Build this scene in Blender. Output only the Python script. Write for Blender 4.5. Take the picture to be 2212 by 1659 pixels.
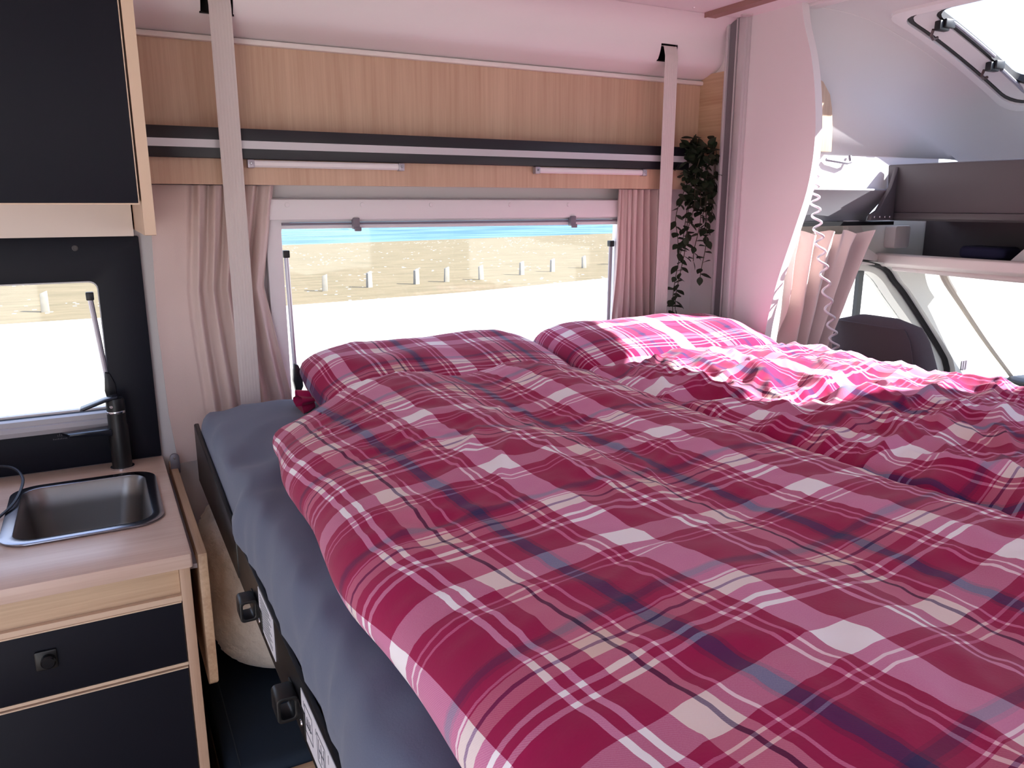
import bpy, bmesh, math, random
from mathutils import Vector, Matrix, noise, Euler

for o in list(bpy.data.objects):
    bpy.data.objects.remove(o)
S = bpy.context.scene
COL = S.collection
random.seed(7)

# ---------------------------------------------------------------- camera
cam_d = bpy.data.cameras.new('camera')
cam = bpy.data.objects.new('camera', cam_d)
COL.objects.link(cam)
S.camera = cam
cam_d.sensor_fit = 'HORIZONTAL'
cam_d.sensor_width = 36.0
cam_d.lens = 36.0 * 1680.0 / 2212.0
cam_d.clip_start = 0.02
cam_d.clip_end = 3000
cam.location = (0, 0, 1.45)
cam.rotation_euler = (math.radians(90 - 13.053), 0, math.radians(-27.975))

# ---------------------------------------------------------------- world, sun, exposure
W = bpy.data.worlds.new('sky'); S.world = W
W.use_nodes = True
nt = W.node_tree; nt.nodes.clear()
out = nt.nodes.new('ShaderNodeOutputWorld')
bg = nt.nodes.new('ShaderNodeBackground'); bg.inputs[1].default_value = 2.1
tc = nt.nodes.new('ShaderNodeTexCoord')
sep = nt.nodes.new('ShaderNodeSeparateXYZ')
nt.links.new(tc.outputs['Generated'], sep.inputs[0])
ramp = nt.nodes.new('ShaderNodeValToRGB')
ramp.color_ramp.elements[0].position = 0.0; ramp.color_ramp.elements[0].color = (.70, .80, 1.0, 1)
ramp.color_ramp.elements[1].position = 0.9; ramp.color_ramp.elements[1].color = (.26, .44, 1.0, 1)
nt.links.new(sep.outputs[2], ramp.inputs[0])
mp = nt.nodes.new('ShaderNodeMapping'); mp.inputs['Scale'].default_value = (1.2, 4.0, 5.0)
nt.links.new(tc.outputs['Generated'], mp.inputs[0])
nz = nt.nodes.new('ShaderNodeTexNoise'); nz.inputs['Scale'].default_value = 2.2; nz.inputs['Detail'].default_value = 5
nt.links.new(mp.outputs[0], nz.inputs[0])
cr = nt.nodes.new('ShaderNodeValToRGB')
cr.color_ramp.elements[0].position = .42; cr.color_ramp.elements[1].position = .72
nt.links.new(nz.outputs[0], cr.inputs[0])
mx = nt.nodes.new('ShaderNodeMixRGB'); mx.inputs[2].default_value = (.84, .90, 1, 1)
nt.links.new(cr.outputs[0], mx.inputs[0]); nt.links.new(ramp.outputs[0], mx.inputs[1])
nt.links.new(mx.outputs[0], bg.inputs[0]); nt.links.new(bg.outputs[0], out.inputs[0])

sun_d = bpy.data.lights.new('sun_offscreen', 'SUN'); sun_d.energy = 17.0; sun_d.angle = math.radians(.6)
sun_d.color = (1.0, .96, .94)
sun = bpy.data.objects.new('sun_offscreen', sun_d); COL.objects.link(sun)
sun.location = (20, -14, 20)
sun.rotation_euler = Vector((-1.09, .80, -1.0)).to_track_quat('-Z', 'Y').to_euler()

S.view_settings.view_transform = 'Standard'
S.view_settings.look = 'None'
S.view_settings.gamma = 1
S.view_settings.use_curve_mapping = False
S.view_settings.exposure = 0.42
S.cycles.max_bounces = 14
S.cycles.diffuse_bounces = 9
S.cycles.glossy_bounces = 4
S.cycles.transparent_max_bounces = 12

# ---------------------------------------------------------------- helpers
def lin(c):
    return tuple(((v / 255) / 12.92 if v / 255 <= .04045 else ((v / 255 + .055) / 1.055) ** 2.4) for v in c) + (1,)

MATS = {}
def mat(name, rgb, rough=.5, metal=0.0, spec=.5, bump=0.0, bscale=200, var=0.0, vscale=6, sheen=0.0):
    if name in MATS: return MATS[name]
    m = bpy.data.materials.new(name); m.use_nodes = True
    n = m.node_tree; b = n.nodes['Principled BSDF']
    b.inputs['Base Color'].default_value = lin(rgb)
    b.inputs['Roughness'].default_value = rough
    b.inputs['Metallic'].default_value = metal
    b.inputs['Specular IOR Level'].default_value = spec
    if sheen: b.inputs['Sheen Weight'].default_value = sheen
    if bump or var:
        t = n.nodes.new('ShaderNodeTexCoord')
    if bump:
        x = n.nodes.new('ShaderNodeTexNoise'); x.inputs['Scale'].default_value = bscale; x.inputs['Detail'].default_value = 3
        n.links.new(t.outputs['Object'], x.inputs[0])
        bp = n.nodes.new('ShaderNodeBump'); bp.inputs['Strength'].default_value = bump; bp.inputs['Distance'].default_value = .002
        n.links.new(x.outputs[0], bp.inputs['Height']); n.links.new(bp.outputs[0], b.inputs['Normal'])
    if var:
        x = n.nodes.new('ShaderNodeTexNoise'); x.inputs['Scale'].default_value = vscale; x.inputs['Detail'].default_value = 4
        n.links.new(t.outputs['Object'], x.inputs[0])
        mm = n.nodes.new('ShaderNodeMixRGB'); mm.blend_type = 'MIX'
        c = lin(rgb); mm.inputs[1].default_value = c
        mm.inputs[2].default_value = tuple(v * (1 - var) for v in c[:3]) + (1,)
        n.links.new(x.outputs[0], mm.inputs[0]); n.links.new(mm.outputs[0], b.inputs['Base Color'])
    MATS[name] = m
    return m

def wood_mat(name, rgb, dark, axis):
    """oak laminate: fine streaks stretched along one axis"""
    m = bpy.data.materials.new(name); m.use_nodes = True
    n = m.node_tree; b = n.nodes['Principled BSDF']
    t = n.nodes.new('ShaderNodeTexCoord')
    def streak(sc_across, sc_along, detail):
        mp_ = n.nodes.new('ShaderNodeMapping')
        s = [sc_across] * 3; s[axis] = sc_along
        mp_.inputs['Scale'].default_value = s
        n.links.new(t.outputs['Object'], mp_.inputs[0])
        x = n.nodes.new('ShaderNodeTexNoise'); x.inputs['Scale'].default_value = 1; x.inputs['Detail'].default_value = detail
        x.inputs['Roughness'].default_value = .65
        n.links.new(mp_.outputs[0], x.inputs[0])
        return x.outputs[0]
    fine = streak(150, 4, 5); broad = streak(17, 1.2, 3)
    a = n.nodes.new('ShaderNodeMath'); a.operation = 'ADD'; n.links.new(fine, a.inputs[0]); n.links.new(broad, a.inputs[1])
    r = n.nodes.new('ShaderNodeValToRGB')
    r.color_ramp.elements[0].position = .78; r.color_ramp.elements[0].color = lin(dark)
    r.color_ramp.elements[1].position = 1.2; r.color_ramp.elements[1].color = lin(rgb)
    n.links.new(a.outputs[0], r.inputs[0])
    h = n.nodes.new('ShaderNodeMath'); h.operation = 'MULTIPLY'; h.inputs[1].default_value = 1.0
    n.links.new(a.outputs[0], h.inputs[0])
    r.color_ramp.elements[0].position = .36; r.color_ramp.elements[1].position = .62
    h.inputs[1].default_value = .5
    n.links.new(h.outputs[0], r.inputs[0])
    n.links.new(r.outputs[0], b.inputs['Base Color'])
    b.inputs['Roughness'].default_value = .42
    MATS[name] = m
    return m

def glass_mat(name, tint, refl):
    m = bpy.data.materials.new(name); m.use_nodes = True
    n = m.node_tree; n.nodes.clear()
    o = n.nodes.new('ShaderNodeOutputMaterial'); t = n.nodes.new('ShaderNodeBsdfTransparent')
    t.inputs[0].default_value = tint + (1,)
    g = n.nodes.new('ShaderNodeBsdfGlossy'); g.inputs['Roughness'].default_value = .03
    lw = n.nodes.new('ShaderNodeLayerWeight'); lw.inputs[0].default_value = .5
    pw_ = n.nodes.new('ShaderNodeMath'); pw_.operation = 'POWER'; pw_.inputs[1].default_value = 5; n.links.new(lw.outputs['Facing'], pw_.inputs[0])
    f = n.nodes.new('ShaderNodeMath'); f.operation = 'MULTIPLY_ADD'; f.inputs[1].default_value = .35; f.inputs[2].default_value = refl
    n.links.new(pw_.outputs[0], f.inputs[0])
    mxx = n.nodes.new('ShaderNodeMixShader')
    n.links.new(f.outputs[0], mxx.inputs[0]); n.links.new(t.outputs[0], mxx.inputs[1]); n.links.new(g.outputs[0], mxx.inputs[2])
    n.links.new(mxx.outputs[0], o.inputs[0])
    MATS[name] = m
    return m

def plaid_mat(name, pu, pv, ou, ov):
    """woven check: warp colours along u, weft colours along v, mixed by a twill weave"""
    m = bpy.data.materials.new(name); m.use_nodes = True
    n = m.node_tree; b = n.nodes['Principled BSDF']
    L = n.links.new
    uv = n.nodes.new('ShaderNodeUVMap'); uv.uv_map = 'UVMap'
    sp = n.nodes.new('ShaderNodeSeparateXYZ'); L(uv.outputs[0], sp.inputs[0])
    red = lin((158, 18, 76)); white = lin((248, 244, 247)); tan = lin((226, 196, 186))
    pink = lin((236, 190, 205)); navy = lin((44, 40, 92)); dark = lin((52, 26, 60)); wine = lin((118, 20, 72)); plum = lin((72, 30, 78))
    warp = [(0, white), (.155, red), (.345, white), (.368, red), (.402, white), (.425, red), (.495, tan), (.572, dark),
            (.586, tan), (.615, red), (.652, pink), (.662, red), (.722, wine), (.735, navy), (.785, wine), (.80, red),
            (.905, pink), (.919, red), (.946, pink), (.960, red)]
    weft = [(0, white), (.14, red), (.19, pink), (.202, red), (.232, pink), (.246, red), (.462, wine), (.475, plum), (.510, wine), (.525, red),
            (.562, pink), (.572, red), (.580, tan), (.625, plum), (.637, tan), (.685, red), (.745, white), (.766, red),
            (.802, white), (.826, red)]
    def band(src, period, off, stops, sign=1):
        d = n.nodes.new('ShaderNodeMath'); d.operation = 'MULTIPLY_ADD'; d.inputs[1].default_value = sign; d.inputs[2].default_value = -sign * off; L(src, d.inputs[0])
        q = n.nodes.new('ShaderNodeMath'); q.operation = 'DIVIDE'; q.inputs[1].default_value = period; L(d.outputs[0], q.inputs[0])
        f = n.nodes.new('ShaderNodeMath'); f.operation = 'FLOORED_MODULO'; f.inputs[1].default_value = 1.0; L(q.outputs[0], f.inputs[0])
        r = n.nodes.new('ShaderNodeValToRGB'); cr_ = r.color_ramp; cr_.interpolation = 'CONSTANT'
        cr_.elements[0].position = 0; cr_.elements[0].color = stops[0][1]
        cr_.elements[1].position = stops[1][0]; cr_.elements[1].color = stops[1][1]
        for p_, c_ in stops[2:]:
            e = cr_.elements.new(p_); e.color = c_
        L(f.outputs[0], r.inputs[0])
        return r.outputs[0]
    cw = band(sp.outputs[0], pu, ou, warp); cf = band(sp.outputs[1], pv, ov, weft, -1)
    s1 = n.nodes.new('ShaderNodeMath'); s1.operation = 'ADD'; L(sp.outputs[0], s1.inputs[0]); L(sp.outputs[1], s1.inputs[1])
    s2 = n.nodes.new('ShaderNodeMath'); s2.operation = 'MULTIPLY'; s2.inputs[1].default_value = 2 * math.pi / .0022; L(s1.outputs[0], s2.inputs[0])
    s3 = n.nodes.new('ShaderNodeMath'); s3.operation = 'SINE'; L(s2.outputs[0], s3.inputs[0])
    nzz = n.nodes.new('ShaderNodeTexNoise'); nzz.inputs['Scale'].default_value = 900; L(uv.outputs[0], nzz.inputs[0])
    s4 = n.nodes.new('ShaderNodeMath'); s4.operation = 'MULTIPLY_ADD'; s4.inputs[1].default_value = .13; s4.inputs[2].default_value = .30; L(s3.outputs[0], s4.inputs[0])
    s5 = n.nodes.new('ShaderNodeMath'); s5.operation = 'MULTIPLY_ADD'; s5.inputs[1].default_value = .4; L(nzz.outputs[0], s5.inputs[0]); L(s4.outputs[0], s5.inputs[2])
    mxx = n.nodes.new('ShaderNodeMixRGB'); L(s5.outputs[0], mxx.inputs[0]); L(cw, mxx.inputs[1]); L(cf, mxx.inputs[2])
    # yarns overlap: geometric mean of the two, with a little of the plain mix
    ga = n.nodes.new('ShaderNodeGamma'); ga.inputs[1].default_value = .60; L(cw, ga.inputs[0])
    gb = n.nodes.new('ShaderNodeGamma'); gb.inputs[1].default_value = .40; L(cf, gb.inputs[0])
    gm = n.nodes.new('ShaderNodeMixRGB'); gm.blend_type = 'MULTIPLY'; gm.inputs[0].default_value = 1; L(ga.outputs[0], gm.inputs[1]); L(gb.outputs[0], gm.inputs[2])
    fin = n.nodes.new('ShaderNodeMixRGB'); fin.inputs[0].default_value = .30; L(gm.outputs[0], fin.inputs[1]); L(mxx.outputs[0], fin.inputs[2])
    L(fin.outputs[0], b.inputs['Base Color'])
    b.inputs['Roughness'].default_value = .85; b.inputs['Specular IOR Level'].default_value = .15
    b.inputs['Sheen Weight'].default_value = .15
    bp = n.nodes.new('ShaderNodeBump'); bp.inputs['Strength'].default_value = .15; bp.inputs['Distance'].default_value = .001
    n2 = n.nodes.new('ShaderNodeTexNoise'); n2.inputs['Scale'].default_value = 320; L(uv.outputs[0], n2.inputs[0])
    L(n2.outputs[0], bp.inputs['Height']); L(bp.outputs[0], b.inputs['Normal'])
    MATS[name] = m
    return m

# real materials of the place
white_p = mat('white_plastic', (226, 223, 224), .45)
wall_m = mat('wall_board', (224, 219, 219), .6, bump=.05, bscale=350)
ceil_m = mat('ceiling_board', (226, 221, 221), .6, bump=.04, bscale=400)
cab_m = mat('cab_lining', (212, 209, 210), .7, bump=.06, bscale=500)
pillar_m = mat('pillar_plastic', (222, 222, 214), .55)
black_m = mat('black_laminate', (19, 21, 31), .5, spec=.22)
rail_m = mat('black_aluminium', (25, 25, 33), .4)
blackp = mat('black_plastic', (16, 16, 18), .4)
steel_blk = mat('black_steel', (14, 14, 16), .38)
grey_p = mat('grey_plastic', (120, 114, 124), .5)
inlay_m = mat('silver_inlay', (198, 196, 200), .35, metal=.3)
chrome = mat('chrome', (215, 215, 220), .12, metal=1)
alu = mat('aluminium', (176, 172, 180), .35, metal=.6)
steel = mat('brushed_steel', (140, 137, 135), .34, metal=.9)
strap_m = mat('webbing', (206, 198, 194), .8, bump=.3, bscale=900)
curt_m = mat('curtain_cloth', (206, 186, 180), .9, spec=.1, bump=.2, bscale=700, sheen=.2)
sheet_m = mat('grey_sheet', (98, 106, 126), .8, spec=.15, bump=.08, bscale=500, sheen=.15)
seat_m = mat('dark_upholstery', (44, 54, 66), .9, spec=.1, bump=.25, bscale=600)
cabseat_m = mat('seat_cloth', (84, 76, 82), .9, spec=.15, bump=.3, bscale=700)
cabseat2_m = cabseat_m
shelf_m = mat('shelf_dark_plastic', (66, 60, 64), .55, bump=.1, bscale=900)
shelf2_m = shelf_m
leaf_m = mat('ivy_leaf', (46, 58, 40), .6, spec=.25, var=.45, vscale=60)
stem_m = mat('ivy_stem', (66, 60, 44), .7)
fleece_m = mat('fleece', (234, 222, 206), 1.0, spec=.05, bump=.9, bscale=160, sheen=.3)
paper = mat('sticker_paper', (214, 214, 222), .6)
ink = mat('ink', (70, 72, 84), .6)
screw_m = mat('screw_head', (190, 190, 195), .25, metal=1)
rubber = mat('rubber_seal', (40, 38, 38), .6)
navy_m = mat('navy_cloth', (30, 30, 62), .9)
cord_m = mat('coil_cord', (205, 198, 204), .45)
bluelever = mat('satin_black_metal', (30, 33, 42), .22, metal=.3)
beige_p = mat('beige_rail', (214, 202, 186), .5)
dash_m = mat('dash_plastic', (34, 36, 40), .5)
brown_m = mat('brown_batten', (150, 112, 104), .5)
woodV = wood_mat('oak_vertical', (204, 174, 148), (184, 151, 126), 2)
woodX = wood_mat('oak_lengthwise', (210, 184, 154), (184, 152, 122), 0)
woodY = wood_mat('oak_crosswise', (206, 176, 144), (178, 144, 114), 1)
worktop_m = wood_mat('pale_oak_worktop', (222, 200, 186), (206, 178, 162), 0)
worktop_m.node_tree.nodes['Principled BSDF'].inputs['Roughness'].default_value = .3
edge_m = mat('oak_edging', (212, 186, 160), .5)
glass = glass_mat('acrylic_pane', (.97, .98, .98), .03)
skyglass = glass_mat('skylight_pane', (.93, .95, .97), .03)
plaid = plaid_mat('tartan_left_duvet', .285, .245, .421, .615)
plaid2 = plaid_mat('tartan_right_duvet', .285, .245, .40, .70)
plaid3 = plaid_mat('tartan_pillow', .25, .22, .06, .05)

# ---- mesh builder
ORG = {}
class MB:
    def __init__(s): s.v = []; s.f = []; s.uv = {}; s.mi = []
    def face(s, idx, m=0): s.f.append(tuple(idx)); s.mi.append(m)
    def box(s, x0, x1, y0, y1, z0, z1, m=0):
        b = len(s.v)
        s.v += [(x0, y0, z0), (x1, y0, z0), (x1, y1, z0), (x0, y1, z0), (x0, y0, z1), (x1, y0, z1), (x1, y1, z1), (x0, y1, z1)]
        for q in ((0, 3, 2, 1), (4, 5, 6, 7), (0, 1, 5, 4), (1, 2, 6, 5), (2, 3, 7, 6), (3, 0, 4, 7)):
            s.face([b + i for i in q], m)
        return s
    def prism(s, poly, axis, a0, a1, m=0):
        """poly of 2-D points in the two other axes (in xyz order), extruded along axis"""
        n = len(poly); b = len(s.v)
        def p3(p, a):
            if axis == 0: return (a, p[0], p[1])
            if axis == 1: return (p[0], a, p[1])
            return (p[0], p[1], a)
        s.v += [p3(p, a0) for p in poly] + [p3(p, a1) for p in poly]
        s.face([b + i for i in range(n)][::-1], m); s.face([b + n + i for i in range(n)], m)
        for i in range(n):
            j = (i + 1) % n
            s.face((b + i, b + j, b + n + j, b + n + i), m)
        return s
    def ring(s, outer, inner, axis, a0, a1):
        """frame between two loops of equal length"""
        n = len(outer); b = len(s.v)
        def p3(p, a):
            if axis == 0: return (a, p[0], p[1])
            if axis == 1: return (p[0], a, p[1])
            return (p[0], p[1], a)
        for loop, a in ((outer, a0), (inner, a0), (inner, a1), (outer, a1)):
            s.v += [p3(p, a) for p in loop]
        for k in range(4):
            kk = (k + 1) % 4
            for i in range(n):
                j = (i + 1) % n
                s.face((b + k * n + i, b + k * n + j, b + kk * n + j, b + kk * n + i))
        return s
    def tube(s, pts, r, n=8, closed=False):
        pts = [Vector(p) for p in pts]; b = len(s.v); N = len(pts)
        rr = r if hasattr(r, '__len__') else [r] * N
        prev = None
        for i, p in enumerate(pts):
            if closed: t = pts[(i + 1) % N] - pts[i - 1]
            else: t = pts[min(i + 1, N - 1)] - pts[max(i - 1, 0)]
            t.normalize()
            if prev is None:
                a = Vector((0, 0, 1)) if abs(t.z) < .9 else Vector((1, 0, 0))
                u = t.cross(a).normalized()
            else:
                u = (prev - t * prev.dot(t)).normalized()
            prev = u; w = t.cross(u)
            for k in range(n):
                an = 2 * math.pi * k / n
                s.v.append(tuple(p + (u * math.cos(an) + w * math.sin(an)) * rr[i]))
        for i in range(N if closed else N - 1):
            i2 = (i + 1) % N
            for k in range(n):
                k2 = (k + 1) % n
                s.face((b + i * n + k, b + i * n + k2, b + i2 * n + k2, b + i2 * n + k))
        if not closed:
            s.face([b + k for k in range(n)][::-1]); s.face([b + (N - 1) * n + k for k in range(n)])
        return s
    def lathe(s, prof, c, axis=2, n=24):
        """prof: list of (radius, height) around axis through c"""
        b = len(s.v); N = len(prof)
        for r, h in prof:
            for k in range(n):
                an = 2 * math.pi * k / n; x, y = r * math.cos(an), r * math.sin(an)
                if axis == 2: s.v.append((c[0] + x, c[1] + y, c[2] + h))
                elif axis == 1: s.v.append((c[0] + x, c[1] + h, c[2] + y))
                else: s.v.append((c[0] + h, c[1] + x, c[2] + y))
        for i in range(N - 1):
            for k in range(n):
                k2 = (k + 1) % n
                s.face((b + i * n + k, b + i * n + k2, b + (i + 1) * n + k2, b + (i + 1) * n + k))
        s.face([b + k for k in range(n)][::-1]); s.face([b + (N - 1) * n + k for k in range(n)])
        return s
    def grid(s, fn, nu, nv, uvfn=None, flip=False, skip=None):
        b = len(s.v)
        for j in range(nv + 1):
            for i in range(nu + 1):
                if uvfn: s.uv[len(s.v)] = uvfn(i / nu, j / nv)
                s.v.append(tuple(fn(i / nu, j / nv)))
        for j in range(nv):
            for i in range(nu):
                if skip and skip(i, j): continue
                q = (b + j * (nu + 1) + i, b + j * (nu + 1) + i + 1, b + (j + 1) * (nu + 1) + i + 1, b + (j + 1) * (nu + 1) + i)
                s.face(q[::-1] if flip else q)
        return s
    def build(s, name, m, parent=None, bevel=0, seg=2, smooth=True, ang=35, recalc=True, solid=0, weld=False):
        me = bpy.data.meshes.new(name)
        if parent is not None:
            org = ORG[parent.name]
        else:
            xs = [v[0] for v in s.v]; ys = [v[1] for v in s.v]; zs = [v[2] for v in s.v]
            org = Vector(((min(xs) + max(xs)) / 2, (min(ys) + max(ys)) / 2, min(zs)))
        me.from_pydata([tuple(Vector(v) - org) for v in s.v], [], s.f)
        if s.uv:
            ul = me.uv_layers.new(name='UVMap')
            for lp in me.loops: ul.data[lp.index].uv = s.uv.get(lp.vertex_index, (0, 0))
        for mm in (m if isinstance(m, (list, tuple)) else [m]): me.materials.append(mm)
        if any(s.mi):
            for i, p in enumerate(me.polygons): p.material_index = s.mi[i]
        bm = bmesh.new(); bm.from_mesh(me)
        if weld: bmesh.ops.remove_doubles(bm, verts=bm.verts, dist=1e-5)
        if recalc: bmesh.ops.recalc_face_normals(bm, faces=bm.faces)
        if solid:
            bmesh.ops.solidify(bm, geom=bm.faces[:], thickness=solid)
        if bevel:
            es = [e for e in bm.edges if len(e.link_faces) == 2 and e.calc_face_angle() > math.radians(40)]
            bmesh.ops.bevel(bm, geom=es, offset=bevel, offset_type='OFFSET', segments=seg, profile=.5, affect='EDGES', clamp_overlap=True)
        bm.to_mesh(me); bm.free()
        if smooth:
            me.shade_smooth()
            me.set_sharp_from_angle(angle=math.radians(ang))
        o = bpy.data.objects.new(name, me); COL.objects.link(o)
        if parent is not None:
            o.parent = parent
        else:
            o.location = org
        ORG[o.name] = org
        return o

def tag(o, label=None, cat=None, group=None, kind=None):
    if label: o['label'] = label
    if cat: o['category'] = cat
    if group: o['group'] = group
    if kind: o['kind'] = kind
    return o
def struct(o, label=None):
    o['kind'] = 'structure'
    if label: o['label'] = label
    return o
def thing(name, loc, label, cat, group=None):
    o = bpy.data.objects.new(name, None); COL.objects.link(o); o.location = loc
    o.empty_display_size = .05
    ORG[o.name] = Vector(loc)
    return tag(o, label, cat, group)
def sroot(name, loc):
    o = bpy.data.objects.new(name, None); COL.objects.link(o); o.location = loc; o.empty_display_size = .05
    ORG[o.name] = Vector(loc); o['kind'] = 'structure'
    return o
def rrect(x0, x1, y0, y1, r, k=5):
    pts = []
    for cx, cy, a0 in ((x1 - r, y1 - r, 0), (x0 + r, y1 - r, 90), (x0 + r, y0 + r, 180), (x1 - r, y0 + r, 270)):
        for i in range(k + 1):
            a = math.radians(a0 + 90 * i / k); pts.append((cx + r * math.cos(a), cy + r * math.sin(a)))
    return pts
def frange(a, b, n): return [a + (b - a) * i / (n - 1) for i in range(n)]
def interp(pts, x):
    if x <= pts[0][0]: return pts[0][1]
    for (a, va), (b, vb) in zip(pts, pts[1:]):
        if x <= b:
            t = (x - a) / (b - a); return va + (vb - va) * t
    return pts[-1][1]
def smooth(pts, n):
    """Catmull-Rom through points"""
    P = [Vector(p) for p in pts]; P = [2 * P[0] - P[1]] + P + [2 * P[-1] - P[-2]]
    res = []
    m = len(P) - 3
    for i in range(n):
        t = i / (n - 1) * m; k = min(int(t), m - 1); f = t - k
        a, b, c, d = P[k:k + 4]
        res.append(.5 * ((2 * b) + (c - a) * f + (2 * a - 5 * b + 4 * c - d) * f * f + (3 * b - a - 3 * c + d) * f ** 3))
    return res

# ================================================================= SETTING
FW = 1.85      # inside of the far side wall
# far wall with two window openings
wf = MB()
WX0, WX1, WZ0, WZ1 = .362, 1.33, .93, 1.425
KX0, KX1, KZ0, KZ1 = -.72, .004, 1.0, 1.30
wf.box(-1.9, KX0, FW, FW + .035, 0, 2.0)
wf.box(KX0, KX1, FW, FW + .035, 0, KZ0); wf.box(KX0, KX1, FW, FW + .035, KZ1, 2.0)
wf.box(KX1, WX0, FW, FW + .035, 0, 2.0)
wf.box(WX0, WX1, FW, FW + .035, 0, WZ0); wf.box(WX0, WX1, FW, FW + .035, WZ1, 2.0)
wf.box(WX1, 1.625, FW, FW + .035, 0, 2.0)
struct(wf.build('wall_far', wall_m, smooth=False), 'pale wall board around the side windows')

fl = MB(); fl.box(-1.9, 1.625, -.45, FW, -.03, 0); struct(fl.build('floor', mat('vinyl_floor', (120, 92, 70), .5, var=.3, vscale=9), smooth=False))
# ceiling with an added roof opening, out of view, for more daylight
RX0, RX1, RY0, RY1 = -.75, -.25, .25, .75
ce = MB()
ce.box(-1.9, RX0, -.45, FW, 1.932, 1.972); ce.box(RX1, 1.66, -.45, FW, 1.932, 1.972)
ce.box(RX0, RX1, -.45, RY0, 1.932, 1.972); ce.box(RX0, RX1, RY1, FW, 1.932, 1.972)
struct(ce.build('ceiling', ceil_m, smooth=False), 'pale flat ceiling boards')
# wall behind the photographer: unseen window and doorway added to let in light; rear wall
wn = MB()
NX0, NX1 = .35, 1.35
wn.box(-1.9, -1.3, -.485, -.45, 0, 2.0); wn.box(-1.3, -.25, -.485, -.45, 1.85, 2.0)
wn.box(-.25, NX0, -.485, -.45, 0, 2.0); wn.box(NX0, NX1, -.485, -.45, 0, .98); wn.box(NX0, NX1, -.485, -.45, 1.5, 2.0)
wn.box(NX1, 1.66, -.485, -.45, 0, 2.0)
struct(wn.build('wall_near', wall_m, smooth=False))
wr = MB(); wr.box(-1.935, -1.9, -.485, FW + .035, 0, 2.0); struct(wr.build('wall_rear', wall_m, smooth=False))
r = MB(); r.ring(rrect(NX0 - .02, NX1 + .02, .96, 1.52, .05), rrect(NX0 + .01, NX1 - .01, .99, 1.49, .04), 1, -.455, -.43)
w5 = sroot('added_window_near', ((NX0 + NX1) / 2, -.45, .98))  # unseen window, added to bring light from the camera side
r.build('window_frame', white_p, w5)
p = MB(); p.box(NX0 + .002, NX1 - .002, -.472, -.468, .982, 1.498); p.build('pane', glass, w5, smooth=False)
w6 = sroot('added_window_roof', ((RX0 + RX1) / 2, (RY0 + RY1) / 2, 1.93))  # unseen roof window, added to let daylight onto worktop and bed
r = MB(); r.ring(rrect(RX0 - .03, RX1 + .03, RY0 - .03, RY1 + .03, .04), rrect(RX0 + .01, RX1 - .01, RY0 + .01, RY1 - .01, .03), 2, 1.918, 1.932)
r.build('window_frame', white_p, w6)
p = MB(); p.box(RX0 + .002, RX1 - .002, RY0 + .002, RY1 - .002, 1.95, 1.955); p.build('pane', skyglass, w6, smooth=False)

# cornice over the window: hollow moulding with rounded belly
prof = [(1.848, 1.790), (1.82, 1.797), (1.795, 1.806), (1.775, 1.818), (1.764, 1.834), (1.758, 1.852), (1.756, 1.868), (1.752, 1.886), (1.744, 1.902), (1.730, 1.916), (1.712, 1.926), (1.695, 1.9315)]
prof_s = [tuple(p_)[:2] for p_ in smooth([(a, b, 0) for a, b in prof], 40)]
SLOTS = ((.238, .300), (1.379, 1.434)); SZ0, SZ1 = 1.822, 1.862
def prof_y(z_):
    for (ya, za), (yb, zb_) in zip(prof_s, prof_s[1:]):
        if za <= z_ <= zb_: return ya + (yb - ya) * (z_ - za) / max(1e-9, zb_ - za)
    return prof_s[-1][0]
low = [p_ for p_ in prof_s if p_[1] < SZ0 - 1e-4] + [(prof_y(SZ0), SZ0)]
midp = [(prof_y(SZ0), SZ0)] + [p_ for p_ in prof_s if SZ0 + 1e-4 < p_[1] < SZ1 - 1e-4] + [(prof_y(SZ1), SZ1)]
upp = [(prof_y(SZ1), SZ1)] + [p_ for p_ in prof_s if p_[1] > SZ1 + 1e-4]
xcuts = [-1.2, SLOTS[0][0], SLOTS[0][1], SLOTS[1][0], SLOTS[1][1], 1.5995]
cn = MB()
for k_ in range(5):
    for strip_ in ((low, upp) if k_ in (1, 3) else (low, midp, upp)):
        for a_, b__ in zip(strip_, strip_[1:]):
            q0 = len(cn.v)
            cn.v += [(xcuts[k_], a_[0], a_[1]), (xcuts[k_ + 1], a_[0], a_[1]), (xcuts[k_ + 1], b__[0], b__[1]), (xcuts[k_], b__[0], b__[1])]
            cn.face((q0, q0 + 1, q0 + 2, q0 + 3))
corn = struct(cn.build('trim_1', ceil_m, ang=50, weld=True), 'pale moulded cornice bulging below the ceiling')
for xa, xb in SLOTS:
    sl = MB(); y0_ = 1.770; y1_ = 1.840
    sl.box(xa - .002, xa, y0_, y1_, SZ0 - .002, SZ1 + .002); sl.box(xb, xb + .002, y0_, y1_, SZ0 - .002, SZ1 + .002)
    sl.box(xa, xb, y0_, y1_, SZ0 - .002, SZ0); sl.box(xa, xb, y0_, y1_, SZ1, SZ1 + .002); sl.box(xa - .002, xb + .002, y1_, y1_ + .002, SZ0 - .002, SZ1 + .002)
    so = sl.build('strap_slot', blackp, corn, smooth=False); so['label'] = 'black sleeve the strap comes out of'
bd = MB(); bd.box(.09, 1.598, 1.826, 1.846, 1.779, 1.7905); struct(bd.build('trim_2', mat('bead', (226, 219, 214), .5), bevel=.003), 'pale bead under the cornice')
for x_, y_ in ((1.10, 1.66), (1.40, 1.66), (1.53, 1.67)):
    sc = MB(); sc.lathe([(.004, 0), (.003, -.002)], (x_, y_, 1.932), 2, 10); c_ = sc.build('screw_cap', ceil_m, bpy.data.objects['ceiling'])
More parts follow.
